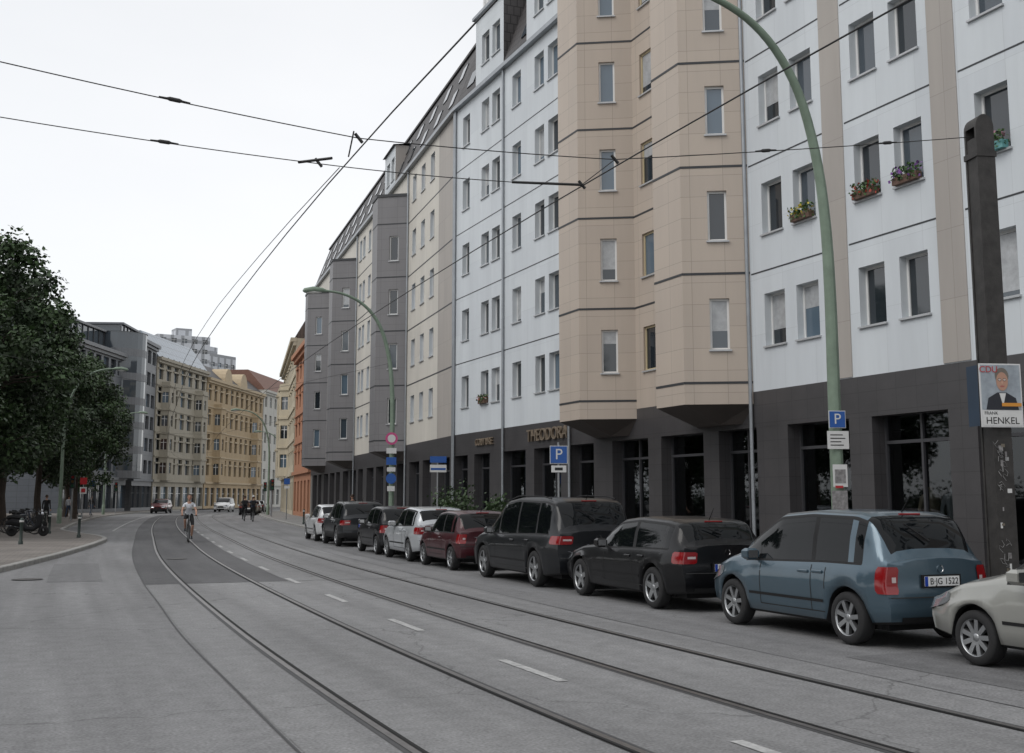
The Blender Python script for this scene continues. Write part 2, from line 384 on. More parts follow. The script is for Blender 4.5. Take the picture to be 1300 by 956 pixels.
wall(b,f1,O+11.6,O+22.96,4.4,EAVE,[(O+c-.42,O+c+.42,r,r+WH) for c in cs2 for r in rows],m_white,rev=m_reveal,depth=.24)
lines(b,f1,[(O+11.6,O+22.9)],z0=7.4,h=.035)
for a0,a1,cc in ((O+11.7,O+15.2,(12.84,14.04)),(O+17.5,O+20.6,(18.3,19.47))):
    wall(b,f1,a0,a1,EAVE,EAVE+3.3,[(O+c-.42,O+c+.42,EAVE+.95,EAVE+.95+WH) for c in cc],m_white,rev=m_reveal)
    for q in (a0,a1): b.poly([f1(q,0,EAVE),f1(q,-3,EAVE),f1(q,-3,EAVE+3.3),f1(q,0,EAVE+3.3)],m_rooft,[(0,0),(3,0),(3,3),(0,3)])
    b.poly([f1(a0-.1,.15,EAVE+3.3),f1(a1+.1,.15,EAVE+3.3),f1(a1+.1,-5,EAVE+4),f1(a0-.1,-5,EAVE+4)],m_rooft)
    fbox(b,f1,a0-.1,a1+.1,.0,.15,EAVE+3.2,EAVE+3.33,m_pipe)
mansard(b,f1,8,O+22.96)
for q in (.99,11.55,17.4,22.9): b.tube([f1(O+q,.07,.2),f1(O+q,.07,EAVE-.1)],.05,m_pipe,8)
b.poly([f1(8,0,0),f1(8,-12,0),f1(8,-12,EAVE),f1(8,0,EAVE)],m_tan)
b.poly([f1(8,-12,0),f1(O+23,-12,0),f1(O+23,-12,EAVE+3),f1(8,-12,EAVE+3)],m_tan)
b.obj("walls_and_windows",bld)
b=B(); shopfront(b,f1,O-21.4,O+22.96,0)
b.obj("shopfront",bld)
m_terra=M("planter",(.12,.07,.05),.7,var=.1)
def flowers(f,a,z,col,teal=False):
    b=B(); fbox(b,f,a-.36,a+.36,.0,.16,z,z+.16,m_terra if not teal else M("planter_teal",(.12,.32,.32),.5))
    ml=M("flower_leaves",(.05,.1,.03),.7,island=.5,var=0); mf=M("flower_"+col[0],col[1],.6,island=.3,var=0)
    for i in range(260):
        c=f(a+U(-.4,.4),.08+U(-.1,.14),z+.13+U(-.12,.26)*(1-.3*R())); r=U(.02,.045)
        v=Vector((U(-1,1),U(-1,1),U(-1,1))).normalized(); t=v.orthogonal().normalized(); w=v.cross(t)
        b.poly([c+t*r,c+w*r,c-t*r,c-w*r],mf if R()<.2 else ml)
    b.obj("window_flower_box",bld)
flowers(f1,O-3.6,rows[1],("red",(.4,.05,.03))); flowers(f1,O-4.9,rows[1],("violet",(.2,.08,.3))); flowers(f1,O-1.35,rows[1],("yellow",(.5,.4,.05))); flowers(f1,O-7.2,rows[1],("pink",(.4,.2,.25)),True); flowers(f1,O+19.47,rows[0],("red",(.5,.05,.03)))
for i,(t,a,z,sz) in enumerate((("THEODORA",13.4,3.95,.62),("COUTURE",19.4,3.95,.4))):
    p=f1(O+a,.05,z); text(t,sz,M("sign_letters",(.30,.24,.18),.4,.5,var=0),bld,p,(math.radians(90),0,math.atan2(-f1.d[1],-f1.d[0])),"shop_sign",.04)
def mann(a,col):
    b=B(); c=f1(O+a,-.9,0)
    prof=[(.02,1.05),(.16,1.08),(.17,1.25),(.145,1.42),(.19,1.68),(.17,1.8),(.06,1.86),(.05,1.93),(.055,1.96),(.0,1.98)]
    G=[[Vector((c.x+r*1.15*math.cos(2*math.pi*j/16),c.y+r*.7*math.sin(2*math.pi*j/16),z)) for j in range(17)] for r,z in prof]
    b.grid(G,col); b.tube([(c.x,c.y,.14),(c.x,c.y,1.1)],.02,m_frd); b.tube([(c.x,c.y,.14),(c.x,c.y,.17)],.18,m_frd,16)
    for sg in (-1,1): b.tube([(c.x+sg*.17,c.y,1.76),(c.x+sg*.25,c.y-.03,1.5),(c.x+sg*.24,c.y-.08,1.22)],[.06,.052,.04],col)
    b.obj("tailor_mannequin")
mann(-4.1,M("jacket_tan",(.55,.42,.28),.8)); mann(-4.75,M("jacket_grey",(.45,.45,.46),.8)); mann(-5.4,M("jacket_light",(.6,.55,.47),.8))

# ---- far block
bld2=empty("apartment_building"); b=B()
wall(b,f2,0,3.2,4.4,EAVE,[],m_tan)
wall(b,f2,3.2,9.9,4.4,EAVE,[(c-.42,c+.42,r,r+WH) for c in (4.5,6.5,8.5) for r in rows],m_cream,rev=m_reveal)
lines(b,f2,[(0,9.9)],z0=7.4,h=.06)
wall(b,f2,9.9,25.6,4.4,EAVE,[(c-.42,c+.42,r,r+WH) for c in (14.3,15.6,17.6,19.6,21.2,23.2,24.4) for r in rows],m_cream,rev=m_reveal)
lines(b,f2,[(13,25.6)],z0=7.4,h=.06)
wall(b,f2,25.6,46.5,4.4,EAVE,[(c-.42,c+.42,r,r+WH) for c in (31.5,33.5,35.5,37) for r in rows],m_cream,rev=m_reveal)
lines(b,f2,[(28.7,38.3),(41.4,46.5)],z0=7.45,h=.07)
for a0 in (9.9,25.6,38.3): bay(b,f2,a0,17.6 if a0<20 else 17.3,m_greyt)
fbox(b,f2,41.4,46.5,.0,.06,4.5,17.3,m_greyt); fbox(b,f2,28.7,30,.0,.06,4.5,17.3,m_greyt)
mansard(b,f2,0,46.5)
for a0,a1,cc in ((13.6,16.6,(14.3,15.6)),):
    wall(b,f2,a0,a1,EAVE,EAVE+2.5,[(c-.42,c+.42,EAVE+.6,EAVE+1.9) for c in cc],m_white,rev=m_reveal)
    for q in (a0,a1): b.poly([f2(q,0,EAVE),f2(q,-3,EAVE),f2(q,-3,EAVE+2.5),f2(q,0,EAVE+2.5)],m_tan)
    b.poly([f2(a0-.1,.15,EAVE+2.5),f2(a1+.1,.15,EAVE+2.5),f2(a1+.1,-5,EAVE+3.2),f2(a0-.1,-5,EAVE+3.2)],m_rooft)
for q in (.1,9.8,25.5): b.tube([f2(q,.07,.2),f2(q,.07,EAVE-.1)],.05,m_pipe,8)
b.poly([f2(46.5,0,0),f2(46.5,-12,0),f2(46.5,-12,EAVE),f2(46.5,0,EAVE)],m_cream)
for a,o in ((20,-6),(33,-5)): fbox(b,f2,a,a+1.2,o-.8,o,22,23.8,m_cream)
for a in (.6,1.2,1.8): b.tube([f2(a,-1.9,22.0),f2(a,-1.9,25.2)],.05,m_fr,6); fbox(b,f2,a-.12,a+.12,-2.0,-1.75,23.4,25.2,m_fr)
b.obj("walls_and_roof",bld2)
b=B(); shopfront(b,f2,0.05,46.5,0); b.obj("shopfront",bld2)

# ------------------------------------------------------------------ distant buildings
def house(name,p0,p1,h,floors,cols,mat,roof=None,roofh=3,gf=4.0,ww=1.1,wh=1.8,depth=14,cornice=None,roofmat=None,bays=(),frm=None,roof_back=3,simple=True,band=None,endwin=False):
    e=empty(name); b=B(); f=F(p0,p1); L=f.L; fh=(h-gf-.6)/floors
    ws=[]
    for k in range(floors):
        for c in range(cols):
            ca=L*(c+.5)/cols; z=gf+fh*k+fh*.28
            ws.append((ca-ww/2,ca+ww/2,z,min(z+wh,z+fh*.68)))
    for c in range(cols):
        ca=L*(c+.5)/cols; ws.append((ca-ww*.75,ca+ww*.75,.5,gf-.8))
    wall(b,f,0,L,0,h,ws,mat,simple=simple,frm=frm or m_fr,depth=.3)
    for q in (0,L): b.poly([f(q,0,0),f(q,-depth,0),f(q,-depth,h),f(q,0,h)],mat,[(0,0),(depth,0),(depth,h),(0,h)])
    if endwin:
        g=F(f.xy(L+.02,0),f.xy(L+.02,-depth)); n=int(depth/3)
        for k in range(floors):
            z=gf+fh*k+fh*.28
            for c in range(n): fbox(b,g,1+c*3,2.9+c*3,-.01,.03,z,z+fh*.62,GL[0]); fbox(b,g,.9+c*3,3.0+c*3,-.01,.06,z-.1,z,m_fr)
    b.poly([f(0,-depth,0),f(L,-depth,0),f(L,-depth,h),f(0,-depth,h)],mat)
    cm=cornice or mat
    fbox(b,f,-.05,L+.05,-.02,.55,h-.35,h+.05,cm); fbox(b,f,-.02,L+.02,-.02,.3,h-.7,h-.36,cm)
    fbox(b,f,-.02,L+.02,-.02,.22,gf-.2,gf+.1,cm)
    if band:
        for k in range(1,floors): fbox(b,f,-.01,L+.01,-.02,.12,gf+fh*k-.02,gf+fh*k+.16,cm)
        for c in range(cols):
            ca=L*(c+.5)/cols
            for k in range(floors):
                z=gf+fh*k+fh*.28+min(wh,fh*.4)
                fbox(b,f,ca-ww*.7,ca+ww*.7,-.02,.16,z+.08,z+.26,cm)
    for (ba,bw) in bays:
        pts=[(ba,0),(ba+.5,1),(ba+bw-.5,1),(ba+bw,0)]
        for i in range(3):
            g=F(f.xy(*pts[i]),f.xy(*pts[i+1])); w=[(g.L/2-.4,g.L/2+.4,gf+fh*k+fh*.3,gf+fh*k+fh*.75) for k in range(floors-1)]
            wall(b,g,0,g.L,gf,h-fh,w,mat,simple=True,depth=.2)
            for k in range(1,floors): fbox(b,g,-.02,g.L+.02,-.02,.14,gf+fh*k-.1,gf+fh*k+.12,cm)
        b.poly([f(*p,h-fh) for p in pts],cm); b.poly([f(*p,gf) for p in pts],cm)
    rm=roofmat or m_rooft
    if roof=="mansard":
        b.poly([f(0,.2,h),f(0,-roof_back,h+roofh),f(L,-roof_back,h+roofh),f(L,.2,h)],rm,[(0,0),(0,4),(L,4),(L,0)])
        b.poly([f(0,-roof_back,h+roofh),f(0,-depth,h+roofh),f(L,-depth,h+roofh),f(L,-roof_back,h+roofh)],rm)
        for q in (0,L): b.poly([f(q,.2,h),f(q,-roof_back,h+roofh),f(q,-depth,h+roofh),f(q,-depth,h)],rm)
    elif roof=="setback":
        fbox(b,f,1.5,L-.5,-depth,-2.2,h,h+roofh,GL[1]); fbox(b,f,1.2,L-.2,-depth,-1.9,h+roofh,h+roofh+.25,cm)
        for k in range(int(L/1.6)): fbox(b,f,1.6+k*1.6,1.72+k*1.6,-2.2,-2.1,h,h+roofh,m_frd)
    else: b.poly([f(0,0,h),f(L,0,h),f(L,-depth,h),f(0,-depth,h)],rm)
    b.obj("walls_roof_windows",e); return e,f
m_off=M("office_slate",(.095,.105,.12),.45,var=.08,tile=(1.2,.6,.02,.6)); m_off2=M("office_grey",(.17,.178,.19),.5,var=.1,tile=(1.5,.9,.02,.6))
m_sand=M("sandstone_beige",(.33,.30,.24),.7,var=.15,streak=True); m_yel=M("yellow_brick",(.40,.30,.18),.75,var=.15,streak=True,tile=(.6,.25,.012,.8,.5)); m_yelc=M("ochre_trim",(.44,.35,.23),.7,var=.15)
m_wh2=M("plaster_grey_white",(.50,.49,.45),.8,var=.15,streak=True); m_red=M("roof_red",(.17,.085,.06),.7,var=.2); m_org=M("orange_plaster",(.40,.19,.11),.8,var=.12,streak=True); m_crm=M("cream_plaster",(.50,.44,.33),.8,var=.12,streak=True)
e,f=house("office_building",(-46.2,137.5),(-46.6,119.5),18.6,5,8,m_off,"setback",2.6,ww=1.6,wh=1.7,frm=m_frd,cornice=m_off2,endwin=True)
b=B(); cc=f(0,-1.5,0)
for k in range(6):
    for z0,z1,mm in ((4+2.9*k,4.9+2.9*k,m_off2),(4.9+2.9*k,6.9+2.9*k,GL[1])):
        G=[[Vector((cc.x+3.2*math.cos(a),cc.y+3.2*math.sin(a),z)) for a in [math.radians(-120+q*15) for q in range(16)]] for z in (z0,z1)]; b.grid(G,mm,False)
for z in (4.0,21.4): b.poly([(cc.x+3.3*math.cos(q*math.pi/12),cc.y+3.3*math.sin(q*math.pi/12),z) for q in range(24)],m_off2)
b.obj("rounded_corner",e)
house("office_building",(-47.2,150.6),(-46.6,141),21.6,6,4,m_off2,"setback",1.6,ww=1.7,wh=1.7,frm=m_frd,cornice=m_off)
e,f=house("commercial_building",(-45.7,170.2),(-47.1,150.8),20.3,5,7,m_sand,"mansard",3.6,ww=1.6,wh=2.1,roofmat=M("glass_roof",(.22,.26,.30),.2,.2,var=.1,tile=(1.2,1.2,.06,.4)),cornice=m_sand,roof_back=2.5,bays=((1.5,3.2),(14.5,3.2)),band=True)
b=B(); 
for k in range(9): fbox(b,f,1+k*2.1,1.15+k*2.1,-2.4,.1,20.4,20.6,m_frd)
b.obj("roof_ribs",e)
e,f=house("historic_brick_building",(-43.6,199.6),(-45.6,170.4),19.6,4,11,m_yel,"mansard",2.6,ww=1.2,wh=2.4,cornice=m_yelc,roofmat=m_rooft,bays=((3,3.4),(22.5,3.4)),band=True)
b=B()
for a in (10,18):
    n=10; pr=[f(a+1.9*math.cos(math.pi*i/n)+1.9,.2,19.6+2.3*math.sin(math.pi*i/n)) for i in range(n+1)]
    b.poly(pr,m_yelc); b.poly([p+Vector((f.n[0]*-1.5,f.n[1]*-1.5,0)) for p in pr],m_yelc)
    for i in range(n): 
        q=Vector((f.n[0]*-2.5,f.n[1]*-2.5,0)); b.poly([pr[i],pr[i+1],pr[i+1]+q,pr[i]+q],m_yelc)
b.obj("gable_pediments",e)
house("plastered_townhouse",(-41,232),(-43.5,199.8),20.5,5,11,m_wh2,"mansard",3.6,ww=1.2,wh=1.8,roofmat=m_red)
m_turr=M("roof_brown_tiles",(.10,.07,.055),.65,var=.25,tile=(.35,.35,.03,.5,.5))
house("townhouse_orange",f2.xy(46.7,0),( -20.6,108.6),15.0,4,5,m_org,"mansard",3.6,ww=1.1,wh=1.9,roofmat=m_turr,band=True,roof_back=1.4)
e,f=house("townhouse_cream",(-20.8,109.2),(-28.5,142),17.0,4,10,m_crm,"mansard",3.2,ww=1.1,wh=2.0,roofmat=m_turr,band=True,bays=((14,3),(22,3)),roof_back=1.6)
m_tow=M("tower_concrete",(.55,.57,.60),.7,var=.05,tile=(3.0,2.8,.5,.55))
def tower(p0,p1,h,dep=14):
    e=empty("highrise_block"); b=B(); f=F(p0,p1); n=int(f.L/3); fl=int(h/2.8)
    ws=[(k*3+.7,k*3+2.2,2.8*j+1,2.8*j+2.3) for k in range(n) for j in range(max(0,fl-9),fl)]
    wall(b,f,0,f.L,0,h,ws,m_tow,simple=True)
    fbox(b,f,0,f.L,-dep,-.4,0,h,m_tow); fbox(b,f,f.L*.3,f.L*.6,-8,-3,h,h+2.5,m_tow); b.obj("walls",e)
tower((-88,330),(-101,322),48); tower((-84,345),(-91,330),44)

# ------------------------------------------------------------------ trees
m_bark=M("bark",(.07,.055,.045),.9,var=.3,vscale=8,bump=.5,bscale=20)
m_leaf=M("leaves_linden",(.042,.078,.026),.55,var=.35,vscale=.8,island=.45)
m_leaf2=M("leaves_linden_dark",(.024,.046,.017),.6,var=.35,vscale=.8,island=.4)
def tree_mesh(seed,h=13,rad=4.2,nl=30000,base=2.5):
    rnd=random.Random(seed); b=B()
    tr=[(0,0,0)]; x=y=0
    for k in range(1,7):
        x+=rnd.uniform(-.15,.15); y+=rnd.uniform(-.15,.15); tr.append((x,y,h*.75*k/6))
    b.tube([(0,0,-.05)]+tr[1:],[.30,.21,.19,.16,.12,.08,.04],m_bark,10)
    cl=[]
    cz=(h+base)/2; hz=(h-base)/2
    for k in range(26):
        a=rnd.uniform(0,6.28); t=rnd.uniform(.25,.95); i=min(5,int(t*6)); s0=Vector(tr[i]).lerp(Vector(tr[min(i+1,6)]),.5)
        rr=rad*rnd.uniform(.5,.95)*(1-.35*t); zz=s0.z+rnd.uniform(.6,2.2)
        e=Vector((s0.x+rr*math.cos(a),s0.y+rr*math.sin(a),min(zz,h-.8))); mid=s0.lerp(e,.5)+Vector((0,0,.35))
        b.tube([s0,mid,e],[.075,.05,.015],m_bark,5)
    while len(cl)<150:
        u=Vector((rnd.uniform(-1,1),rnd.uniform(-1,1),rnd.uniform(-1,1)))
        l=u.length
        if l>1 or l<.3: continue
        prof=1.0-.25*max(0,u.z)-.05
        bump=1+.18*math.sin(3*math.atan2(u.y,u.x)+seed)+rnd.uniform(-.1,.12)
        cl.append((Vector((u.x*rad*prof*bump,u.y*rad*prof*bump,cz+u.z*hz)),rnd.uniform(.5,1.05),rnd.random()))
    for i in range(nl):
        c,r,q=cl[rnd.randrange(len(cl))]
        v=Vector((rnd.gauss(0,1),rnd.gauss(0,1),rnd.gauss(0,.8))); v=v.normalized()*r*rnd.random()**.45
        p=c+v; s=rnd.uniform(.06,.13)
        n=(v.normalized()*.6+Vector((rnd.gauss(0,.6),rnd.gauss(0,.6),rnd.gauss(0,.6)+.5))).normalized(); t=n.orthogonal().normalized()
        t=Matrix.Rotation(rnd.uniform(0,6.28),3,n)@t; w=n.cross(t)
        b.poly([p+t*s*1.3,p+w*s*.8,p-t*s*1.1,p-w*s*.8],m_leaf if (q>.35) else m_leaf2)
    o=b.obj("linden_tree"); return o
protos=[tree_mesh(k,12.8+k*.5,4.2+.2*k) for k in range(3)]
tp=[(50,-6.2,.99),(60,-4.9,1.1),(71,-5.0,1.04),(83,-4.4,.98),(95,-3.3,.96),(105,-5.0,.95),(52,-13,1.1),(61,-13,1.15),(70,-13.5,1.1),(78,-12,1.05),(87,-11.5,1),(97,-12,1),(108,-13,1),(66,-21,1.15),(80,-21,1.1),(94,-21,1.1),(110,-22,1.1)]
tp+=[(-16+9.5*k,-19+(k%2)*1.5,1.1) for k in range(6)]+[(-10+12*k,-29,1.2) for k in range(5)]  # unseen rows left of the near road, added to darken reflections in cars
for i,(s,o,k) in enumerate(tp):
    if i<3: ob=protos[i]
    else:
        ob=bpy.data.objects.new("linden_tree",protos[i%3].data); scene.collection.objects.link(ob)
    ob.location=W(s,o,.12); ob.rotation_euler=(0,0,U(0,6.28)); ob.scale=(k,k,k*U(.97,1.03))
b=B()
for i in range(26000):
    s=U(45,125); o=-30+U(-1.2,1.2); p=W(s,o,.1+abs(random.gauss(0,1))*1.1); r=U(.08,.16)
    v=Vector((U(-1,1),U(-1,1),U(-1,1))).normalized(); t=v.orthogonal().normalized(); w=v.cross(t); b.poly([p+t*r,p+w*r,p-t*r,p-w*r],m_leaf if R()<.5 else m_leaf2)
b.obj("hedge")
def shrub(loc,h,r,n=900):
    b=B()
    for k in range(7):
        a=U(0,6.28); b.tube([(0,0,0),(r*.5*math.cos(a),r*.5*math.sin(a),h*.7)],[.02,.008],m_bark,5)
    ct=[Vector((U(-r,r)*.6,U(-r,r)*.6,U(.35,.8)*h)) for k in range(12)]
    for i in range(n):
        p=random.choice(ct)+Vector((random.gauss(0,r*.3),random.gauss(0,r*.3),random.gauss(0,h*.12))); q=U(.03,.06)
        v=Vector((U(-1,1),U(-1,1),U(-1,1))).normalized(); t=v.orthogonal().normalized(); w=v.cross(t); b.poly([p+t*q*1.3,p+w*q,p-t*q*1.3,p-w*q],m_leaf)
    b.tube([(0,0,0),(0,0,.35)],[.18,.25],m_terra,12)
    o=b.obj("potted_shrub"); o.location=loc
shrub(W(40.2,13.6,.126),2.2,.6); shrub(W(43,13.8,.126),2.0,.5); shrub(W(37.5,14.2,.126),1.7,.45)

# ------------------------------------------------------------------ cars
m_tyre=M("tyre",(.018,.018,.019),.85,var=.15,vscale=20); m_rim=M("alloy_rim",(.38,.39,.40),.35,.85,var=.1); m_trim=M("black_plastic",(.012,.012,.013),.6,var=.1,spec=.3)
m_cglass=M("car_glass",(.004,.005,.006),.03,var=0,spec=.28); m_tail=M("tail_light_red",(.22,.005,.007),.15,var=.05,coat=.5); m_head=M("head_light",(.45,.47,.5),.12,.6,var=.1,coat=1); m_chrome=M("chrome",(.7,.7,.7),.12,1,var=0)
m_plate=M("plate_white",(.75,.75,.74),.4,var=.03); m_ink=M("plate_ink",(.01,.01,.01),.5,var=0); m_eu=M("plate_blue",(.01,.05,.35),.4,var=0); m_lens=M("reverse_lamp",(.5,.42,.42),.15,var=0,coat=.5)
def paint(name,c,metal=.45,rough=.28,coat=.8,spec=.5): return M(name,c,rough,metal,var=.05,vscale=2,coat=coat,spec=spec)
def tabf(t,w=.06): return lambda x: sum(lerp_tab(t,x+w*k) for k in (-1,-.6,-.2,.2,.6,1))/6
def wheel(b,cx,cy,r,side,spokes=5,wd=.2,hub=False):
    T=Matrix.Translation((cx,cy,r))
    s=side
    prof=[(r*.66,s*-wd/2),(r*.93,s*-wd/2),(r,s*-wd*.38),(r,s*wd*.38),(r*.965,s*wd*.47),(r*.80,s*wd*.52),(r*.69,s*wd*.5),(r*.675,s*wd*.46),(r*.64,s*wd*.40),(r*.63,s*wd*.05),(0,s*wd*.02)]
    b.lathe(prof,T,m_tyre,36,lambda a,c:m_tyre if a<6 else (m_rim if a<8 else m_trim))
    b.lathe([(r*.17,s*wd*.05),(r*.17,s*wd*.36),(r*.13,s*wd*.42),(0,s*wd*.43)],T,m_rim,16)
    for k in range(spokes):
        a=2*math.pi*k/spokes+.3; ca,sa=math.cos(a),math.sin(a)
        def pt(rr,ww,h): return T@Vector((rr*ca-ww*sa,h,rr*sa+ww*ca))
        w0,w1=(.15*r,.12*r) if spokes<=5 else (.085*r,.09*r)
        for (ra,wa,ha,rb,wb,hb) in ((r*.1,w0,s*wd*.38,r*.66,w1,s*wd*.44),):
            b.poly([pt(ra,-wa,ha),pt(rb,-wb,hb),pt(rb,wb,hb),pt(ra,wa,ha)],m_rim)
            for q in (-1,1): b.poly([pt(ra,q*wa,ha),pt(rb,q*wb,hb),pt(rb,q*wb,hb-s*.05),pt(ra,q*wa,ha-s*.05)],m_rim)
def car(name,mp,L,Wd,roof,belt,ws,rw,wb,fo,wr,pillars,tail=(.62,.95,.2,.7),head=(.55,.72,.35,.6),zb=.22,side=(None,None),spokes=5,plate=None,plate_z=.72,doors=(),trimc=False,bumper_black=False,rails=False):
    b=B(); hw0=Wd/2; rf=tabf(roof); bf=tabf(belt); fx=L-fo; rx=fx-wb; ar=wr+.055
    def hw(x):
        d=min(x,L-x); t=max(0,1-d/.55); k=.15 if x>L/2 else .10
        return hw0*(1-k*t*t-.015*abs(x-L/2)/(L/2))
    def arch(x):
        z=0
        for c in (fx,rx):
            q=ar*ar-(x-c)**2
            if q>0: z=max(z,wr+math.sqrt(q))
        return z
    def rowp(x):
        h=hw(x); bz=bf(x); r=max(rf(x),bz+.015); az=arch(x); zbb=zb+ (.06*max(0,1-min(x,L-x)/.5))
        fl=0
        for c in (fx,rx):
            fl=max(fl,.018*max(0,1-abs(abs(x-c)-ar*.6)/(ar*.7)))
        lo=[(h*.90,zbb),(h*.965,zbb+.03),(h*.985,zbb+.17),(h*1.004+fl*.5,.5*(zbb+.17+bz)),(h*.992,bz-.13),(h*.95,bz-.015)]
        lo=[(y+(fl if 0<i<4 else 0),max(z,az+.006*i) if i<=3 else z) for i,(y,z) in enumerate(lo)]
        g=min(1,max(0,(r-bz-.05)/.28)); g=g*g*(3-2*g)
        G1=[(h*.93,bz+.012),(h*.872,bz+(r-bz)*.5),(h*.80,r-.10),(h*.775,r-.06),(h*.70,r-.018),(h*.4,r-.004),(0,r)]
        fr=(.935,.88,.82,.74,.62,.34,0)
        G0=[(h*q,bz+.012+(r-bz-.012)*(1-q**3)) for q in fr]
        return lo+[(a*(1-g)+c*g,d*(1-g)+e*g) for (a,d),(c,e) in zip(G0,G1)]
    xsn=set([0,L]); n=int(L/.05)
    for i in range(n+1): xsn.add(L*i/n)
    keys=[]
    for p in pillars: keys+=list(p[:2])
    keys+=list(ws)+list(rw)
    xs_=sorted(x for x in xsn if all(abs(x-k)>.02 for k in keys)); xs_=sorted(xs_+keys)
    def bx(x,z):
        d0,d1=x,L-x; k=0
        wz=max(0,1-abs(z-.45)/.22); wz=wz**.5 if wz>0 else 0
        if d0<.2: k-= .075*wz*(1-d0/.2)
        if d1<.2: k+= .06*wz*(1-d1/.2)
        return k
    RW=[rowp(x) for x in xs_]
    for sg in (1,-1):
        G=[[(x+bx(x,z),sg*y,z) for (y,z) in r] for x,r in zip(xs_,RW)]
        def mf(a,c):
            xa=(xs_[a]+xs_[a+1])/2; r=rf(xa); bz=bf(xa)
            if c in (6,7) and r-bz>.13 and side[0]<xa<side[1]:
                for p in pillars:
                    if p[0]<xa<p[1]: return m_trim if len(p)<3 else mp
                return m_cglass
            if c==5 and side[0]<xa<side[1]: return m_trim
            if c==8 and side[0]<xa<side[1] and r-bz>.2: return m_trim
            if c>=9 and ws[0]<xa<ws[1]: return m_cglass
            if c>=9 and rw[0]<xa<rw[1]: return m_cglass
            if c==0: return m_trim
            if bumper_black and c<=1 : return m_trim
            return mp
        b.grid(G,mp,True,mf,flip=(sg<0))
    def capx(end,y,z,h):
        q=1-(y/h)**2 if h>0 else 0
        base=(0 if end==0 else L)+bx(0 if end==0 else L,z); return base+(-1 if end==0 else 1)*(.075 if end==0 else .12)*q
    for end in (0,1):
        r=RW[0] if end==0 else RW[-1]; h0=max(y for y,z in r)
        G=[[(capx(end,y*t,z,h0) if abs(t)<1 else (0 if end==0 else L)+bx(0 if end==0 else L,z),y*t,z) for t in [k/6 for k in range(-6,7)]] for (y,z) in r]
        def mf2(a,c): return m_trim if a==0 or (bumper_black and a<=1) else mp
        b.grid(G,mp,True,mf2,flip=(end==1))
    def sidey(x,z):
        r=rowp(x)
        for (y0,z0),(y1,z1) in zip(r,r[1:]):
            if z0<=z<=z1 and z1>z0: return y0+(y1-y0)*(z-z0)/(z1-z0)
        return r[3][0]
    def lightpatch(end,z0,z1,lx,yf,mat,zs0=None,zs1=None,off=.014):
        for sg in (1,-1):
            G=[]
            for i in range(13):
                t=i/12; row=[]
                for j in range(5):
                    e=.12*(z1-z0)*(1 if (t<.05 or t>.95) else 0)
                    if t<=.5: za,zc=z0+e,z1-e
                    else:
                        q=(t-.5)*2; za=z0+e+((zs0 if zs0 else z0)-z0)*q; zc=z1-e+((zs1 if zs1 else z1)-z1)*q
                    z=za+(zc-za)*j/4; X0=0 if end==0 else L; hh=sidey(X0+.001*(1 if end==0 else -1),z)
                    if t<=.5: y=hh*(yf+(1-yf)*t*2); x=capx(end,y,z,max(hh,.01)); x+=(-off if end==0 else off); y+=.008*(t*2)
                    else:
                        q=(t-.5)*2; x=X0+(1 if end==0 else -1)*lx*q; y=sidey(min(max(x,.001),L-.001),z)+.012*(1-q*.6); x+=bx(x,z)+(-off if end==0 else off)*(1-q)
                    row.append((x,sg*y,z))
                G.append(row)
            b.grid(G,mat,True,flip=(sg<0)^(end==1))
    lightpatch(0,tail[0],tail[1],tail[2],tail[3],m_tail)
    tm=tail[0]+(tail[1]-tail[0])*.42
    for sg in (1,-1):
        hh=sidey(.001,tm); G=[[(capx(0,sg*y,z,hh)-.019,sg*y,z) for z in (tm,tm+(tail[1]-tail[0])*.2)] for y in [hh*(tail[3]+.03),hh*.9]]; b.grid(G,m_lens)
    lightpatch(1,head[0],head[1],head[2],head[3],m_head,head[0]+.1,head[1]+.05)
    def strip(x0,z0,x1,z1,w,mat,off=.003,vert=True,n=8):
        for sg in (1,-1):
            G=[]
            for i in range(n+1):
                t=i/n; x=x0+(x1-x0)*t; z=z0+(z1-z0)*t
                if vert: G.append([(x-w/2,sg*(sidey(x,z)+off),z),(x+w/2,sg*(sidey(x,z)+off),z)])
                else: G.append([(x,sg*(sidey(x,z-w/2)+off),z-w/2),(x,sg*(sidey(x,z+w/2)+off),z+w/2)])
            b.grid(G,mat,True)
    for (dx,z0,z1,sl) in doors: strip(dx,z0,dx+sl,z1,.014,m_ink)
    if doors:
        xa=min(d[0] for d in doors); xb=max(d[0] for d in doors); strip(xa+.02,zb+.12,xb,zb+.12,.012,m_ink,vert=False,n=20)
        strip(rx+ar+.06,.47,fx-ar-.06,.47,.035,m_trim,.008,False,20)
    G=[[(capx(0,y,z,hw0)-.004,y,z) for z in (.575,.588)] for y in [hw(0)*.97*k/8 for k in range(-8,9)]]; b.grid(G,m_ink)
    G=[[(capx(0,y,z,hw0)-.006,y,z) for z in (.30,.36)] for y in [hw(0)*.8*k/8 for k in range(-8,9)]]; b.grid(G,m_trim)
    for hx in [d[0] for d in doors[:-1]]:
        z=bf(hx)-.13
        for sg in (1,-1):
            y=sg*(sidey(hx+.14,z)+.02); b.box(hx+.05,hx+.25,min(y,y-sg*.04),max(y,y-sg*.04),z-.018,z+.018,mp,bev=.008)
    for cx in (fx,rx):
        for sg in (1,-1): wheel(b,cx,sg*(hw(cx)-.105),wr,sg,spokes)
    b.box(.12,L-.12,-hw0+.24,hw0-.24,.19,.62,m_trim)
    for cx in (fx,rx): b.box(cx-ar,cx+ar,-hw0+.23,hw0-.23,.2,.75,m_trim)
    mxx=side[1]-.28
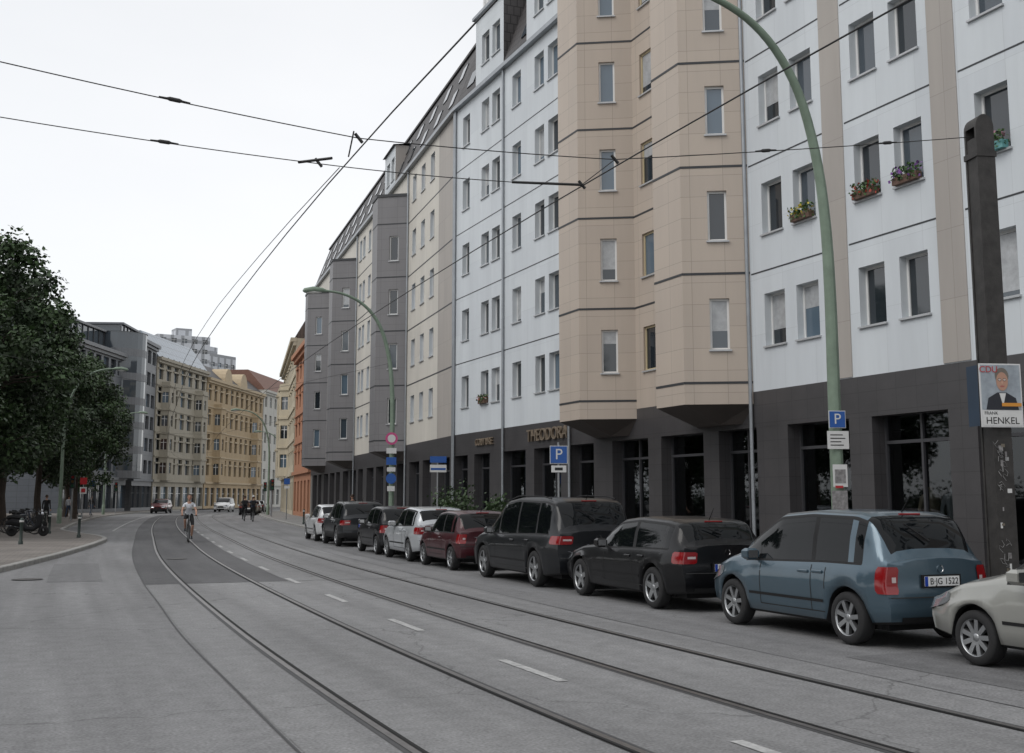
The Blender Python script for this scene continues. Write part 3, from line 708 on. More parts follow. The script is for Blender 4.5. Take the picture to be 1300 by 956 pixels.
    for sg in (1,-1):
        y=sidey(mxx,bf(mxx)); y0,y1=sg*(y+.02),sg*(y+.21)
        b.box(mxx-.05,mxx+.09,min(y0,y1),max(y0,y1),bf(mxx)+.0,bf(mxx)+.15,mp,bev=.035)
        b.poly([(mxx-.052,y0+sg*.02,bf(mxx)+.025),(mxx-.052,y1-sg*.02,bf(mxx)+.025),(mxx-.052,y1-sg*.02,bf(mxx)+.125),(mxx-.052,y0+sg*.02,bf(mxx)+.125)],m_chrome)
    px=capx(0,0,plate_z,hw0)-.012
    b.box(px-.01,px+.01,-.29,.29,plate_z-.075,plate_z+.075,m_trim); b.box(px-.016,px-.009,-.26,.26,plate_z-.056,plate_z+.056,m_plate); b.box(px-.019,px-.015,.215,.26,plate_z-.054,plate_z+.054,m_eu)
    bz=bf(0)-.05; bxp=capx(0,0,bz,hw0)
    T=Matrix.Translation((bxp-.012,0,bz))@Matrix.Rotation(math.radians(-90),4,'Z')
    b.lathe([(.045,0),(.045,.012),(.03,.016),(0,.016)],T,m_chrome,16)
    wx=(rw[0]+.03); b.tube([(wx-.04,0.02,rf(wx)+.02),((rw[0]+rw[1])/2-.03,.28,rf((rw[0]+rw[1])/2)+.03)],[.014,.008],m_trim,5)
    b.tube([(rw[1]+.02,-.16,rf(rw[1]+.02)+.004),(rw[1]+.02,.16,rf(rw[1]+.02)+.004)],.014,m_tail,6)
    b.tube([(-.05,-.4,.26),(.15,-.4,.26)],.028,m_chrome,8)
    gx=capx(1,0,.6,hw0); b.box(gx-.06,gx+.012,-.35,.35,.5,.68,m_trim); b.box(gx-.05,gx+.02,-.45,.45,.27,.4,m_trim)
    b.tube([(rw[1]+.15,0,rf(rw[1]+.15)),(rw[1]+.0,0,rf(rw[1]+.1)+.2)],[.008,.004],m_trim,5)
    if rails:
        for sg in (1,-1):
            pts=[(x,sg*hw(x)*.74,rf(x)+(.0 if i in (0,6) else .025)) for i,x in enumerate([rw[1]+.25+(ws[0]-rw[1]-.5)*k/6 for k in range(7)])]
            b.tube(pts,.013,m_trim,6)
    o=b.obj(name); 
    if plate: text(plate,.105,m_ink,o,(px-.018,-.03,plate_z-.003),(math.radians(90),0,math.radians(-90)),"number_plate",.001)
    return o
def place(o,s,off,Wd,rear=True,yaw=0):
    c=W(s,off+Wd/2,.018); t=th(s+2)
    o.location=c; o.rotation_euler=(0,0,math.pi/2+t+yaw)
def mpv_small(name,mp,plate):
    return car(name,mp,3.62,1.72,
     [(-1,.99),(.02,1.0),(.10,1.22),(.30,1.50),(.55,1.565),(1.4,1.585),(2.05,1.54),(2.55,1.30),(2.98,1.06),(3.35,.93),(3.58,.76),(4,.70)],
     [(-1,.93),(0,.95),(1,.95),(2.6,.90),(3.1,.86),(3.5,.76),(3.62,.66)],(2.08,2.93),(.07,.38),2.42,.60,.305,
     [(.50,.60,1),(1.22,1.30)],tail=(.62,.93,.13,.80),head=(.56,.74,.35,.62),side=(.36,2.72),spokes=7,plate=plate,plate_z=.76,doors=((.98,.62,.88,.0),(1.26,.34,.90,.0),(2.35,.34,.88,.0)))
def hatch(name,mp,plate,H=1.42,L=4.24,Wd=1.75,spokes=5,wr=.32):
    k=H/1.42; q=L/4.24
    return car(name,mp,L,Wd,
     [(-1,.97*k),(.02,.99*k),(.10*q,1.14*k),(.27*q,1.345*k),(.6*q,1.395*k),(1.5*q,1.43*k),(2.1*q,1.38*k),(2.55*q,1.20*k),(2.95*q,1.0*k),(3.6*q,.90*k),(4.05*q,.74*k),(4.4*q,.66*k)],
     [(-1,.92*k),(0,.94*k),(.8*q,.93*k),(2.8*q,.88*k),(3.4*q,.84*k),(4.0*q,.70*k),(4.24*q,.62*k)],(2.12*q,2.9*q),(.08,.30*q),2.66*q,.78*q,wr,
     [(.48*q,.56*q,1),(1.42*q,1.52*q)],tail=(.72*k,.90*k,.22,.70),head=(.56,.72,.4,.55),side=(.36*q,2.72*q),spokes=spokes,plate=plate,plate_z=.66,doors=((1.02*q,.6,.86*k,0),(1.47*q,.34,.88*k,.0),(2.5*q,.34,.86*k,0)))
def mpv_big(name,mp,plate):
    return car(name,mp,4.85,1.9,
     [(-1,1.06),(.02,1.08),(.12,1.35),(.34,1.66),(.7,1.72),(2.2,1.745),(2.9,1.68),(3.4,1.42),(3.85,1.12),(4.3,1.0),(4.65,.85),(5,.75)],
     [(-1,1.0),(0,1.02),(1,1.02),(3.4,.96),(4.1,.92),(4.6,.78),(4.85,.68)],(2.93,3.8),(.07,.36),2.92,.95,.345,
     [(.95,1.02),(1.95,2.03),(3.0,3.07)],tail=(.84,1.0,.26,.66),head=(.64,.82,.45,.55),side=(.36,3.6),spokes=5,plate=plate,plate_z=.78,doors=((1.2,.34,.95,0),(2.0,.34,.96,0),(3.15,.34,.9,0)),rails=True)
def suv(name,mp,plate):
    return car(name,mp,4.45,1.82,
     [(-1,.98),(.02,1.0),(.14,1.25),(.42,1.52),(.8,1.58),(1.9,1.60),(2.45,1.53),(2.85,1.33),(3.2,1.1),(3.8,1.0),(4.2,.88),(4.6,.75)],
     [(-1,.95),(0,.97),(1,.98),(3.1,.94),(3.7,.9),(4.2,.78),(4.45,.68)],(2.48,3.15),(.09,.45),2.76,.82,.35,
     [(.72,.82,1),(1.55,1.64)],tail=(.76,.93,.26,.68),head=(.62,.80,.4,.58),side=(.45,2.95),spokes=5,plate=plate,plate_z=.74,doors=((1.1,.5,.92,0),(1.6,.38,.94,0),(2.7,.38,.9,0)),bumper_black=True,rails=True,zb=.27)
def small(name,mp,plate,H=1.42,L=3.45,spokes=7):
    k=H/1.42; q=L/3.45
    return car(name,mp,L,1.63,
     [(-1,.90*k),(.02,.92*k),(.10,1.08*k),(.34,1.34*k),(.6,1.40*k),(1.3*q,1.42*k),(1.9*q,1.37*k),(2.4*q,1.1*k),(2.7*q,.95*k),(3.1*q,.86*k),(3.4*q,.70*k),(3.6*q,.64*k)],
     [(-1,.85*k),(0,.88*k),(1,.89*k),(2.5*q,.86*k),(3.0*q,.78*k),(3.45*q,.62*k)],(1.94*q,2.62*q),(.07,.38),2.35*q,.6*q,.28,
     [(.48,.58,1),(1.15*q,1.22*q)],tail=(.64*k,.86*k,.14,.78),head=(.52,.68,.3,.55),side=(.36,2.45*q),spokes=spokes,plate=plate,plate_z=.6,doors=((1.18*q,.34,.85*k,0),(2.2*q,.34,.82*k,0)))
o=small("parked_car",paint("paint_silver",(.36,.36,.335),.5,.35),"B·PK 206",1.43,3.83,9); place(o,6.12,9.35,1.65)
o=mpv_small("parked_car",paint("paint_blue_grey",(.07,.112,.145),.5,.3,.7),"B·JG 1522"); place(o,10.72,9.28,1.72)
o=hatch("parked_car",paint("paint_black",(.003,.003,.004),0,.35,.3,.25),"B·WK 418"); place(o,15.45,9.35,1.75)
o=mpv_big("parked_car",paint("paint_graphite",(.006,.007,.009),0,.35,.3,.3),"NCN·588"); place(o,20.2,9.35,1.9)
o=small("parked_car",paint("paint_bordeaux",(.045,.006,.010),.1,.35,.4,.3),"B·UK 27"); place(o,26.3,9.4,1.63)
o=hatch("parked_car",paint("paint_white_silver",(.42,.44,.46),.3,.35,.6),"B·MZ 390",1.47,3.9,1.69,9,.30); place(o,30.2,9.45,1.69)
o=small("parked_car",paint("paint_black2",(.005,.005,.007),.0,.35,.3,.3),"B·LT 11",1.47,3.55); place(o,34.6,9.5,1.63)
o=suv("parked_car",paint("paint_dark_grey",(.010,.012,.015),.1,.35,.4,.3),"B·XX 71"); place(o,40.8,9.45,1.82)
o=hatch("parked_car",paint("paint_white",(.55,.56,.57),.1,.35,.5),"B·AU 12",1.45,4.1); place(o,46.1,9.45,1.75)
o=suv("oncoming_car",paint("paint_red",(.14,.015,.015),.3),None); place(o,137,-.6,1.8,yaw=math.pi)
o=mpv_big("white_van",paint("paint_white_van",(.7,.7,.7),.0),None); place(o,150,4.6,1.9,yaw=math.pi)
for s,c in ((118,"paint_black"),(124,"paint_silver"),(131,"paint_bordeaux"),(138,"paint_black2")):
    o=hatch("parked_car",MATS[c],None); place(o,s,9.5,1.75)

# ------------------------------------------------------------------ street lamps, masts, signs
m_green=M("lamp_green",(.19,.25,.19),.5,.1,var=.2,vscale=3); m_lampg=M("lamp_glass",(.6,.6,.58),.3,var=0); m_mast=M("mast_dark_grey",(.040,.037,.035),.6,.1,var=.45,vscale=6,bump=.2); m_galv=M("galvanised",(.32,.33,.34),.45,.6,var=.15)
LP=[(0,0),(0,3.2),(0,5.0),(.05,6.3),(.2,7.4),(.5,8.4),(.95,9.1),(1.5,9.55),(2.15,9.8),(2.8,9.88)]
def lamp(s,o,side=-1,name="street_lamp"):
    b=B(); pts=[Vector((x,0,z)) for x,z in LP]; out=[]
    for i in range(len(pts)-1):
        p0=pts[max(i-1,0)];p1=pts[i];p2=pts[i+1];p3=pts[min(i+2,len(pts)-1)]
        for k in range(4):
            t=k/4; out.append(.5*((2*p1)+(p2-p0)*t+(2*p0-5*p1+4*p2-p3)*t*t+(3*p1-p0-3*p2+p3)*t**3))
    out.append(pts[-1]); K=len(out)
    b.tube(out,[.112-.068*i/K for i in range(K)],m_green,12)
    b.tube([(0,0,0),(0,0,.9),(0,0,.95)],[.15,.15,.115],m_green,12)
    b.tube([(2.75,0,9.86),(2.95,0,9.9),(3.3,0,9.9),(3.65,0,9.84),(3.72,0,9.82)],[.05,.10,.13,.10,.03],m_green,12)
    b.tube([(2.98,0,9.84),(3.3,0,9.82),(3.6,0,9.79)],[.06,.10,.06],m_lampg,10)
    ob=b.obj(name); ob.location=W(s,o,.126); t=th(s); ob.rotation_euler=(0,0,t+(math.pi if side<0 else 0)); return ob
l1=lamp(15.3,12.3); l2=lamp(45.5,12.3); lamp(78,-2.6,1); lamp(118,-3.2,1); lamp(112,12.2); lamp(150,12.2)
m_sb=M("sign_blue",(.012,.085,.33),.4,var=.05); m_sw=M("sign_white",(.62,.62,.61),.45,var=.08); m_sr=M("sign_red",(.40,.02,.025),.45,var=0); m_pk=M("sign_magenta",(.5,.06,.2),.4,var=0)
def disc(b,x,z,r,y,mat,n=24,t=.004):
    b.poly([(x+r*math.cos(2*math.pi*k/n),y,z+r*math.sin(2*math.pi*k/n)) for k in range(n)],mat)
def plate(b,x0,x1,z0,z1,y,mat,t=.006): b.box(x0,x1,y-t,y,z0,z1,mat)
p=W(15.3,12.3,.126); e=empty("parking_sign",(p.x,p.y-.13,0),.1)
b=B(); plate(b,-.13,.13,2.88,3.14,0,m_sb); plate(b,-.142,.142,2.868,3.152,.008,m_sw); plate(b,-.18,.18,2.53,2.82,0,m_sw); 
for z in (2.75,2.695,2.64,2.585): plate(b,-.13,U(.05,.13),z,z+.015,-.007,m_ink,.002)
b.obj("panel",e); text("P",.24,m_sw,e,(0,-.009,3.01),(math.radians(90),0,0),"letter",.001)
e=empty("advertising_posters",(p.x,p.y-.14,0),.1); b=B()
m_pg=M("poster_grey",(.25,.24,.24),.6,var=.6,vscale=12)
plate(b,-.11,.13,1.92,2.28,0,m_sw); plate(b,-.08,.10,1.98,2.2,-.008,m_pg,.002); plate(b,-.14,.12,1.52,1.86,0,m_pg); plate(b,-.1,.11,1.22,1.48,-.0,m_sw); plate(b,-.08,.05,1.9,1.94,-.009,m_sr,.002); b.obj("sheets",e)
p=W(26.6,12.2,.126); e=empty("parking_sign",(p.x,p.y,.126),.12); b=B(); b.tube([(0,0,0),(0,0,3.0)],.03,m_galv,10)
plate(b,-.21,.21,2.48,2.90,-.035,m_sb); plate(b,-.225,.225,2.465,2.915,-.028,m_sw); plate(b,-.19,.19,2.25,2.42,-.035,m_sw); plate(b,-.10,.10,2.3,2.37,-.042,m_ink,.002)
b.obj("pole_and_panel",e); text("P",.38,m_sw,e,(0,-.045,2.69),(math.radians(90),0,0),"letter",.001)
p=W(45.5,12.3,.126); e=empty("traffic_sign",(p.x,p.y-.16,0),.2); b=B()
disc(b,0,4.1,.25,-.01,m_pk); disc(b,0,4.1,.16,-.016,m_sw); plate(b,-.2,.2,3.5,3.72,0,m_sw); plate(b,-.2,.2,3.05,3.35,0,m_sb); plate(b,-.17,.17,2.78,2.95,0,m_sw); disc(b,0,2.5,.21,-.01,m_sb); plate(b,-.15,.15,2.0,2.2,0,m_sw)
b.obj("panels",e)
p=W(42.3,13.4,.126); e=empty("street_name_sign",(p.x,p.y,0),.2); b=B(); b.tube([(0,0,0.1),(0,0,3.3)],.035,m_galv,8); plate(b,-.3,.33,3.06,3.3,-.04,m_sb); plate(b,-.3,.33,2.7,2.98,-.04,m_sw); plate(b,-.27,.3,2.78,2.86,-.047,m_sb,.002); b.obj("pole_and_panels",e)
# mast
p=W(11.7,12.35,.126); p.x-=.12; mast=empty("overhead_line_mast",p,th(11.7)*.4)
b=B()
b.box(-.135,.135,-.15,-.11,0,6.75,m_mast); b.box(-.135,.135,.11,.15,0,6.75,m_mast)
b.box(-.125,.125,-.105,.105,0,6.6,m_mast)
G=[[Vector((.135*math.cos(math.pi*k/10),y,6.75+.18*math.sin(math.pi*k/10))) for k in range(11)] for y in (-.15,.15)]; b.grid(G,m_mast); b.poly(G[0],m_mast); b.poly(G[1],m_mast)
b.box(-.28,.28,-.28,.28,0,.05,m_mast); b.box(-.15,.15,-.165,.165,6.32,6.40,m_mast)
b.obj("post",mast)
b=B()
for i in range(30):
    x,z=U(-.12,.06),U(.4,2.4); w,h=U(.02,.07),U(.03,.09)
    if R()<.55: plate(b,x,x+w,z,z+h,-.152-.0005*i,random.choice([m_sw,M("sticker_grey",(.3,.3,.3),.6,var=.4,vscale=30),M("sticker_dark",(.15,.13,.10),.6),m_pg]),.0004)
    else:
        pts=[(x+.04*math.sin(k*1.3+i),-.17,z+.1*k/5+.03*math.cos(k*2+i)) for k in range(6)]; b.tube(pts,.003,M("graffiti_white",(.3,.3,.3),.6),4)
b.obj("stickers_graffiti",mast)
e=empty("election_poster",(p.x+.0,p.y-.22,.17),.12); b=B(); e.scale=(.93,1,.93)
plate(b,-.32,.32,2.70,3.62,0,M("poster_paper",(.62,.62,.62),.5,var=.05),.012)
m_skin=M("skin",(.42,.24,.17),.55,var=.05); m_suit=M("suit_dark",(.02,.022,.03),.7,var=.1); m_hair=M("hair_grey",(.16,.14,.12),.8,var=.2); m_bg=M("poster_sky",(.32,.36,.40),.6,var=.3,vscale=4)
y=-.016; plate(b,-.30,.30,2.95,3.60,y+.002,m_bg,.002)
def el(cx,cz,rx,rz,yy,mat,n=20): b.poly([(cx+rx*math.cos(2*math.pi*k/n),yy,cz+rz*math.sin(2*math.pi*k/n)) for k in range(n)],mat)
b.poly([(-.24,y-.003,2.95),(.26,y-.003,2.95),(.22,y-.003,3.12),(.08,y-.003,3.2),(-.06,y-.003,3.2),(-.2,y-.003,3.12)],m_suit)
b.poly([(-.03,y-.004,3.19),(.07,y-.004,3.19),(.02,y-.004,3.0)],m_sw); el(.02,3.44,.105,.12,y-.004,m_hair); el(.02,3.36,.09,.135,y-.006,m_skin)
for q in (-.018,.058): el(q,3.385,.028,.022,y-.008,m_ink,12); el(q,3.385,.022,.016,y-.009,M("lens",(.5,.4,.35),.3,var=0),12)
el(.02,3.29,.035,.012,y-.008,M("lips",(.35,.1,.09),.5,var=0),12); el(.02,3.345,.014,.022,y-.008,M("nose",(.5,.3,.22),.5,var=0),10)
plate(b,-.30,.30,2.72,2.94,y+.001,m_sw,.002); plate(b,.0,.30,3.0,3.05,y-.006,M("poster_orange",(.6,.25,.03),.5,var=0),.001)
b.obj("printed_board",e); text("HENKEL",.14,m_ink,e,(0,y-.004,2.79),(math.radians(90),0,0),"poster_text",.0005); text("FRANK",.065,m_ink,e,(-.17,y-.004,2.9),(math.radians(90),0,0),"poster_text",.0005); text("CDU",.13,m_sr,e,(-.18,y-.008,3.53),(math.radians(90),0,0),"poster_text",.0005)
b=B(); m_nv=M("poster_back_navy",(.02,.04,.07),.6); b.poly([(.34,.02,2.72),(.42,.4,2.72),(.42,.4,3.6),(.34,.02,3.6)],m_nv); b.poly([(-.325,.02,2.72),(-.33,.3,2.72),(-.33,.3,3.6),(-.325,.02,3.6)],m_nv); b.obj("second_board",e)
m_tl=M("signal_housing",(.03,.045,.04),.5,var=0); m_tr=M("signal_red",(.6,.02,.02),.3,var=0); m_ta=M("signal_amber",(.25,.12,.01),.3,var=0); m_tg=M("signal_green",(.01,.15,.06),.3,var=0)
def tlight(s,o,rot=0,h=3.2):
    b=B(); b.tube([(0,0,0),(0,0,h)],.06,m_galv,8); b.box(-.17,.17,-.2,-.02,h-.95,h,m_tl,bev=.03)
    for i,mm in enumerate((m_tr,m_ta,m_tg)):
        z=h-.17-.3*i; disc(b,0,z,.1,-.205,mm,16); b.tube([(0,-.2,z+.02),(0,-.34,z+.02)],.115,m_tl,10,cap=False)
    ob=b.obj("traffic_light"); ob.location=W(s,o,.126); ob.rotation_euler=(0,0,th(s)+rot)
tlight(86,-2.6); tlight(101,12,0); tlight(96,-2.8); tlight(122,12); tlight(108,12.3); tlight(125,-3)
def spole(s,o,kind):
    e=empty("traffic_sign",W(s,o,.126),th(s)*.5); b=B(); b.tube([(0,0,0),(0,0,3.2)],.035,m_galv,8)
    if kind==1: plate(b,-.25,.25,2.6,3.1,-.04,m_sr); plate(b,-.25,.25,1.9,2.4,-.04,m_sw); plate(b,-.15,.15,2.0,2.3,-.05,m_sr,.002)
    else: plate(b,-.22,.22,2.6,3.04,-.04,m_sb); plate(b,-.2,.2,2.3,2.5,-.04,m_sw)
    b.obj("pole_and_panel",e)
spole(92,-2.4,1); spole(88,12.3,2); spole(105,-2.9,2)
def bollard(s,o):
    b2=B(); prof=[(.08,0),(.08,.1),(.055,.14),(.055,.75),(.075,.77),(.075,.83),(.05,.9),(0,.92)]
    G=[[Vector((r*math.cos(2*math.pi*j/12),r*math.sin(2*math.pi*j/12),z)) for j in range(13)] for r,z in prof]
    b2.grid(G,m_tl,True,lambda a,c: m_sw if a==4 else m_tl); ob=b2.obj("bollard"); ob.location=W(s,o,.126)
for s,o in ((44,-1.2),(50.5,.4),(56.5,-1.2),(63,-2.1),(70,-2.6),(60,12),(66,12),(72,12)): bollard(s,o)

# ------------------------------------------------------------------ overhead wires
m_wire=M("wire_dark",(.03,.03,.03),.5,.3,var=0)
b=B()
for o in (3.42,6.47):
    pts=[W(s,o+shift(s),5.72) for s in range(-10,200,3)]; b.tube(pts,.009,m_wire,5)
pts=[W(13.3+k*3,3.40+shift(13.3+k*3)-.12*min(1,k/4),5.74+.5*min(1,k/12)) for k in range(40)]; b.tube(pts,.007,m_wire,4)
def wire(pts,r=.008,sag=0):
    out=[]
    for p,q in zip(pts,pts[1:]):
        p=Vector(p);q=Vector(q)
        for k in range(8):
            t=k/8; v=p.lerp(q,t); v.z-=sag*4*t*(1-t); out.append(v)
    out.append(Vector(pts[-1])); b.tube(out,r,m_wire,5)
mp_=W(11.7,12.35,6.78)+Vector((-.12,0,0))
wire([mp_,(1.25,13.45,5.82),(-1.7,12.25,5.70),(-4.94,10.6,5.93),(-14,6.4,7.0)],.0065,.02)
wire([(-14,9.6,7.0),(-5.8,12.4,6.0),(-2.35,13.5,5.78),(0,14.35,5.79)],.0065,.02)
wire([(1.25,13.45,5.82),(.9,14.3,5.74)],.006)
b.tube([(0,14.35,5.79),(.9,14.3,5.74)],.018,m_wire,8); b.tube([(-2.6,13.5,5.80),(-2.15,13.2,5.76)],.018,m_wire,8)
b.tube([(-1.75,12.2,5.76),(-1.95,13.2,5.78)],.009,m_wire,6)
for c in ((-1.7,12.25,5.70),(1.25,13.45,5.82),(-2.35,13.45,5.78),(.9,14.3,5.74)):
    c=Vector(c); b.tube([c+Vector((-.04,0,.05)),c+Vector((.04,0,-.05))],.02,m_wire,6)
def ins(p,q,t):
    p=Vector(p);q=Vector(q);c=p.lerp(q,t);d=(q-p).normalized(); c.z-=.01
    b.tube([c-d*.16,c-d*.08,c-d*.05,c+d*.05,c+d*.08,c+d*.16],[.008,.012,.024,.024,.012,.008],m_wire,8)
ins((-1.7,12.25,5.70),(-4.94,10.6,5.93),.55); ins((-2.35,13.5,5.78),(-5.8,12.4,6.0),.5); ins(mp_,(1.25,13.45,5.82),.28); ins(mp_,(1.25,13.45,5.82),.62)
for s in (45.5,78,112):
    wire([W(s,12.3,7.2),W(s,6.47+shift(s),5.9),W(s,3.42+shift(s),5.9),W(s,-2.6,7.0)],.006,.03)
b.obj("overhead_tram_wires")

# ------------------------------------------------------------------ people
def body(name,nodes,bones,mats,parent,sub=1):
    me=bpy.data.meshes.new(name); ks=list(nodes); idx={k:i for i,k in enumerate(ks)}
    me.from_pydata([nodes[k][0] for k in ks],[(idx[a],idx[c]) for a,c,_ in bones],[])
    o=bpy.data.objects.new(name,me); scene.collection.objects.link(o)
    mod=o.modifiers.new("s",'SKIN'); 
    for i,k in enumerate(ks):
        r=nodes[k][1]; sv=me.skin_vertices[0].data[i]; sv.radius=(r if isinstance(r,tuple) else (r,r)); sv.use_root=(i==0)
    mod.use_smooth_shade=True
    o.modifiers.new("u",'SUBSURF').levels=sub; o.modifiers["u"].render_levels=sub
    dg=bpy.context.evaluated_depsgraph_get(); m2=bpy.data.meshes.new_from_object(o.evaluated_get(dg))
    bpy.data.objects.remove(o)
    ml=[]; 
    for x in mats.values():
        if x not in ml: ml.append(x)
    m2.materials.clear()
    for x in ml: m2.materials.append(x)
    segs=[(Vector(nodes[a][0]),Vector(nodes[c][0]),ml.index(mats[t])) for a,c,t in bones]
    for pg in m2.polygons:
        c=pg.center; best=(9,0)
        for a,d,t in segs:
            ab=d-a; k=max(0,min(1,(c-a).dot(ab)/ab.length_squared)); dd=(c-(a+ab*k)).length
            if dd<best[0]: best=(dd,t)
        pg.material_index=best[1]; pg.use_smooth=True
    o2=bpy.data.objects.new(name,m2); scene.collection.objects.link(o2); o2.parent=parent; return o2
def head(b,c,hair,skin,tilt=0,helmet=None):
    c=Vector(c)
    prof=[(-.125,.02,.03),(-.11,.045,.02),(-.08,.062,.01),(-.03,.072,0),(.02,.078,-.002),(.06,.076,-.004),(.09,.062,-.006),(.112,.036,-.006),(.12,.0,-.006)]
    G=[[c+Vector((x+r*1.2*math.cos(2*math.pi*j/16),r*math.sin(2*math.pi*j/16),z)) for j in range(17)] for z,r,x in prof]
    b.grid(G,skin)
    G=[[c+Vector((x-.008+(r+.008)*1.2*math.cos(2*math.pi*j/16),(r+.009)*math.sin(2*math.pi*j/16),z+.008)) for j in range(17)] for z,r,x in prof[3:]]
    b.grid(G,hair,True,lambda a,j: hair if (a>=2 or 3<=j<=12) else None)
    b.tube([c+Vector((.085,0,.02)),c+Vector((.112,0,-.025)),c+Vector((.09,0,-.035))],[.008,.016,.008],skin,6)
    for sg in (1,-1):
        b.tube([c+Vector((.082,sg*.03,.008)),c+Vector((.09,sg*.03,.008))],.011,m_ink,8)
        b.tube([c+Vector((-.01,sg*.078,.02)),c+Vector((-.008,sg*.09,-.0)),c+Vector((0,sg*.078,-.03))],[.012,.018,.01],skin,6)
    b.tube([c+Vector((.088,-.022,-.065)),c+Vector((.096,0,-.066)),c+Vector((.088,.022,-.065))],.006,M("lips",(.35,.1,.09)),5)
    if helmet:
        G=[[c+Vector((-.01+r*1.3*math.cos(2*math.pi*j/16),r*math.sin(2*math.pi*j/16),z)) for j in range(17)] for z,r in ((.045,.098),(.09,.092),(.13,.065),(.15,.0))]; b.grid(G,helmet)
def hand(b,w,d,skin,curl=True):
    w=Vector(w); d=Vector(d).normalized(); side=d.cross(Vector((0,0,1))); side=side.normalized() if side.length>.1 else Vector((0,1,0)); dn=side.cross(d)
    b.tube([w,w+d*.04,w+d*.085],[.026,.04,.036],skin,8)
    for k in range(4):
        o=w+d*.08+side*(.027-.018*k); ln=(.055,.062,.058,.045)[k]
        b.tube([o,o+d*ln*.5,o+d*ln*.75+dn*ln*.4,o+d*ln*.6+dn*ln*.8],[.009,.009,.008,.006],skin,5)
    b.tube([w+d*.03+side*.03,w+d*.06+side*.055,w+d*.085+side*.05+dn*.02],[.011,.010,.007],skin,5)
def cyclist(loc,ang,top,shorts,hair,frame,backpack=None,helmet=None,longp=False):
    e=empty("cyclist",loc,ang); b=B(); m=frame
    for cx in (0,1.05):
        for (rr,tt,mm) in ((.335,.022,m_tyre),(.31,.012,m_galv)):
            b.tube([(cx+rr*math.cos(k*math.pi/16),0,.357+rr*math.sin(k*math.pi/16)) for k in range(33)],tt,mm,6,cap=False)
        for k in range(14):
            a=k*math.pi*2/14; b.tube([(cx,.02*(-1)**k,.357),(cx+.305*math.cos(a),0,.357+.305*math.sin(a))],.002,m_galv,3)
        b.tube([(cx,-.06,.357),(cx,.06,.357)],.025,m_galv,8)
    BB=(.43,0,.29); SE=(.25,0,.92); HT=(.84,0,.88); HB=(.90,0,.66)
    for p,q,r in ((BB,SE,.018),(SE,HT,.016),(BB,HB,.02),(HT,HB,.022)): b.tube([p,q],r,m,8)
    for sg in (1,-1):
        b.tube([(0,sg*.06,.357),(.2,sg*.04,.31),BB],.01,m,6); b.tube([(0,sg*.06,.357),(.25,sg*.02,.86)],.009,m,6); b.tube([HB,(.94,sg*.05,.62),(1.05,sg*.055,.357)],.012,m,6)
    b.tube([HT,(.81,0,1.02)],.014,m_galv,8); b.tube([(.80,-.3,1.03),(.84,-.15,1.03),(.82,0,1.03),(.84,.15,1.03),(.80,.3,1.03)],.012,m_trim,8)
    b.tube([(.12,0,.97),(.25,0,.975),(.38,0,.97)],[.085,.06,.025],m_trim,8)
    b.lathe([(.09,-.01),(.09,.01),(0,.01)],Matrix.Translation(BB),m_galv,16)
    PL=(.50,.13,.135); PR=(.36,-.13,.445)
    b.tube([BB,(BB[0],.1,BB[2]),(PL[0],.1,PL[2])],.011,m_galv,6); b.tube([BB,(BB[0],-.1,BB[2]),(PR[0],-.1,PR[2])],.011,m_galv,6)
    for q in (PL,PR): b.box(q[0]-.045,q[0]+.045,q[1]-.045,q[1]+.045,q[2]-.01,q[2]+.01,m_trim)
    b.obj("bicycle",e)
    nd={"pel":((.24,0,1.03),(.14,.13)),"ab":((.30,0,1.2),(.12,.14)),"ch":((.38,0,1.38),(.13,.17)),"up":((.42,0,1.48),(.09,.13)),"nk":((.45,0,1.55),.055),"hd":((.48,0,1.63),.052)}
    bn=[("pel","ab","top"),("ab","ch","top"),("ch","up","top"),("up","nk","skin"),("nk","hd","skin")]
    for sg,t in ((1,"l"),(-1,"r")):
        an=(.44,sg*.125,.235) if sg>0 else (.30,sg*.125,.54)
        kn=(.62,sg*.15,.66) if sg>0 else (.66,sg*.15,.90)
        nd.update({t+"sh":((.42,sg*.19,1.46),.062),t+"mid":((.48,sg*.22,1.36),.052),t+"el":((.56,sg*.27,1.22),.043),t+"wr":((.74,sg*.265,1.09),.028),
          t+"hip":((.28,sg*.10,1.0),.095),t+"th":((.45,sg*.125,(1.0+kn[2])/2+.02),.085),t+"kn":(kn,.058),t+"cf":(((kn[0]*.6+an[0]*.4)-.02,sg*.135,kn[2]*.6+an[2]*.4),.055),t+"an":(an,.036),t+"heel":((an[0]-.03,sg*.125,an[2]-.055),.035),t+"toe":((an[0]+.17,sg*.13,an[2]-.07),.03)})
        bn+=[("up",t+"sh","top"),(t+"sh",t+"mid","top"),(t+"mid",t+"el","skin"),(t+"el",t+"wr","skin"),("pel",t+"hip","sh"),(t+"hip",t+"th","sh"),(t+"th",t+"kn","sh"),(t+"kn",t+"cf","leg"),(t+"cf",t+"an","leg"),(t+"an",t+"heel","shoe"),(t+"heel",t+"toe","shoe")]
    body("rider",nd,bn,{"top":top,"skin":m_skin,"sh":shorts,"leg":shorts if longp else m_skin,"shoe":m_suit},e)
    b=B(); head(b,(.50,0,1.755),hair,m_skin,helmet=helmet)
    for sg in (1,-1): hand(b,(.74,sg*.265,1.09),(.07,0.0,-.035),m_skin)
    if backpack: b.box(.08,.26,-.15,.15,1.18,1.55,backpack,bev=.05)
    b.obj("head_and_hands",e)
    return e
